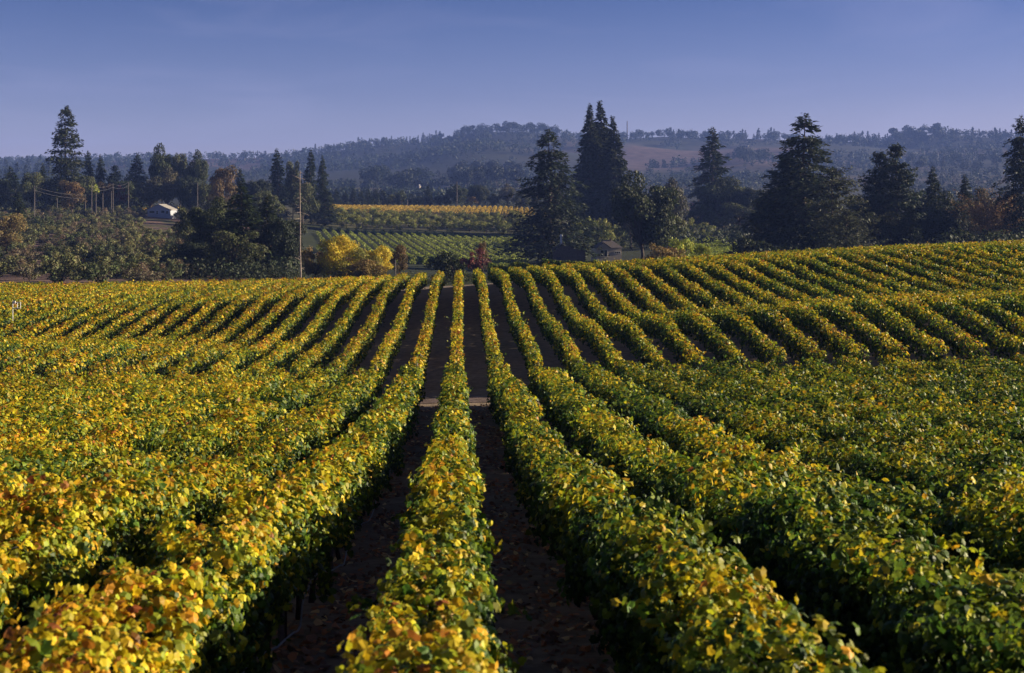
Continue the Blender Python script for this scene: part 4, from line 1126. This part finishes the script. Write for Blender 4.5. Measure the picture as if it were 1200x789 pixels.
def woods():
    L = Leaves(); n = 5000
    px = rng.uniform(-120, 1320, n*3); Y = rng.uniform(1050, 3250, n*3)
    x = (px-VX)/F*Y
    dn = vnoise(x/190+7, Y/260+3, 41)+.6*vnoise(x/60, Y/80, 42)
    dn = dn+0.5*(Y > 2880)
    keep = dn > 0.68+0.12*((px > 735) & (px < 940) & (Y > 2100))*3+0.10*((px > 90) & (px < 330) & (Y > 2400))*3
    keep &= ~((Y < 2300) & (px > 980) & (rng.random(n*3) < .4))
    px, Y, x = px[keep][:6200], Y[keep][:6200], x[keep][:6200]
    g = ground_h(x, Y)
    for i in range(len(x)):
        h = rng.uniform(6, 17)*(1.25 if Y[i] > 2300 else 0.8); w_ = h*rng.uniform(.6, 1.1)
        m = 44
        d = unit(rng.normal(0, 1, (m, 3)))
        pos = np.array([x[i], Y[i], g[i]+h*.5])+d*np.array([w_/2, w_/2, h*.5])*rng.uniform(.6, 1, (m, 1))
        L.add(pos, d+rng.normal(0, .5, (m, 3)), rng.normal(0, 1, (m, 3)), h*.19*rng.uniform(.6, 1.3, m), jitcol(np.array(FARC)*rng.uniform(.8, 1.8), m), T_QUAD, .2)
    o = link('distant_woods', L.mesh('distant_woods'), None, [M['tree']])
    tag(o, 'hazy blue woodland covering the far hills', 'woodland', kind='stuff')
woods()
# scrub and undergrowth that fills the foot of the valley
def scrub():
    L = Leaves()
    for (pa, pb, Ya, Yb, n, hm, col) in ((880, 1230, 270, 420, 260, 5.0, (0.035, 0.045, 0.022)), (195, 350, 240, 330, 160, 3.6, (0.03, 0.04, 0.02)), (560, 900, 300, 400, 120, 1.6, (0.06, 0.07, 0.025)),
                                         (0, 340, 540, 600, 130, 5.0, (0.03, 0.04, 0.022)), (735, 1200, 480, 640, 170, 7, (0.03, 0.04, 0.022)), (340, 640, 780, 1000, 160, 5, (0.03, 0.04, 0.022)), (0, 200, 234, 420, 150, 1.0, (0.08, 0.085, 0.04)),
                                         (350, 600, 215, 260, 60, 1.6, (0.04, 0.05, 0.02))):
        for _ in range(n):
            px = rng.uniform(pa, pb); Y = rng.uniform(Ya, Yb); x = (px-VX)/F*Y; g = gh(x, Y)
            h = hm*rng.uniform(.5, 1.3); w_ = h*rng.uniform(.9, 1.6); m = 120
            d = unit(rng.normal(0, 1, (m, 3)))
            pos = np.array([x, Y, g+h*.45])+d*np.array([w_/2, w_/2, h*.55])*rng.uniform(.6, 1, (m, 1))
            L.add(pos, d+rng.normal(0, .5, (m, 3)), rng.normal(0, 1, (m, 3)), h*.12*rng.uniform(.6, 1.3, m), jitcol(np.array(col)*rng.uniform(.7, 1.6), m), T_QUAD, .2)
    o = link('undergrowth', L.mesh('undergrowth'), None, [M['tree']])
    tag(o, 'dark green scrub filling the valley edge between the trees', 'scrub', kind='stuff')
scrub()

# ------------------------------------------------------------------ the air
def haze():
    m = MB(); m.box((-7100, -7100, -90), (7100, 7100, 330))
    mt, n, o = nodes('haze_air')
    v = n.nodes.new('ShaderNodeVolumePrincipled')
    v.inputs['Color'].default_value = (0.24, 0.38, 1.0, 1)
    v.inputs['Density'].default_value = 0.000115
    v.inputs['Anisotropy'].default_value = 0.0
    n.links.new(v.outputs[0], o.inputs['Volume'])
    ob = m.build('haze', mt)
    tag(ob, kind='stuff')
haze()
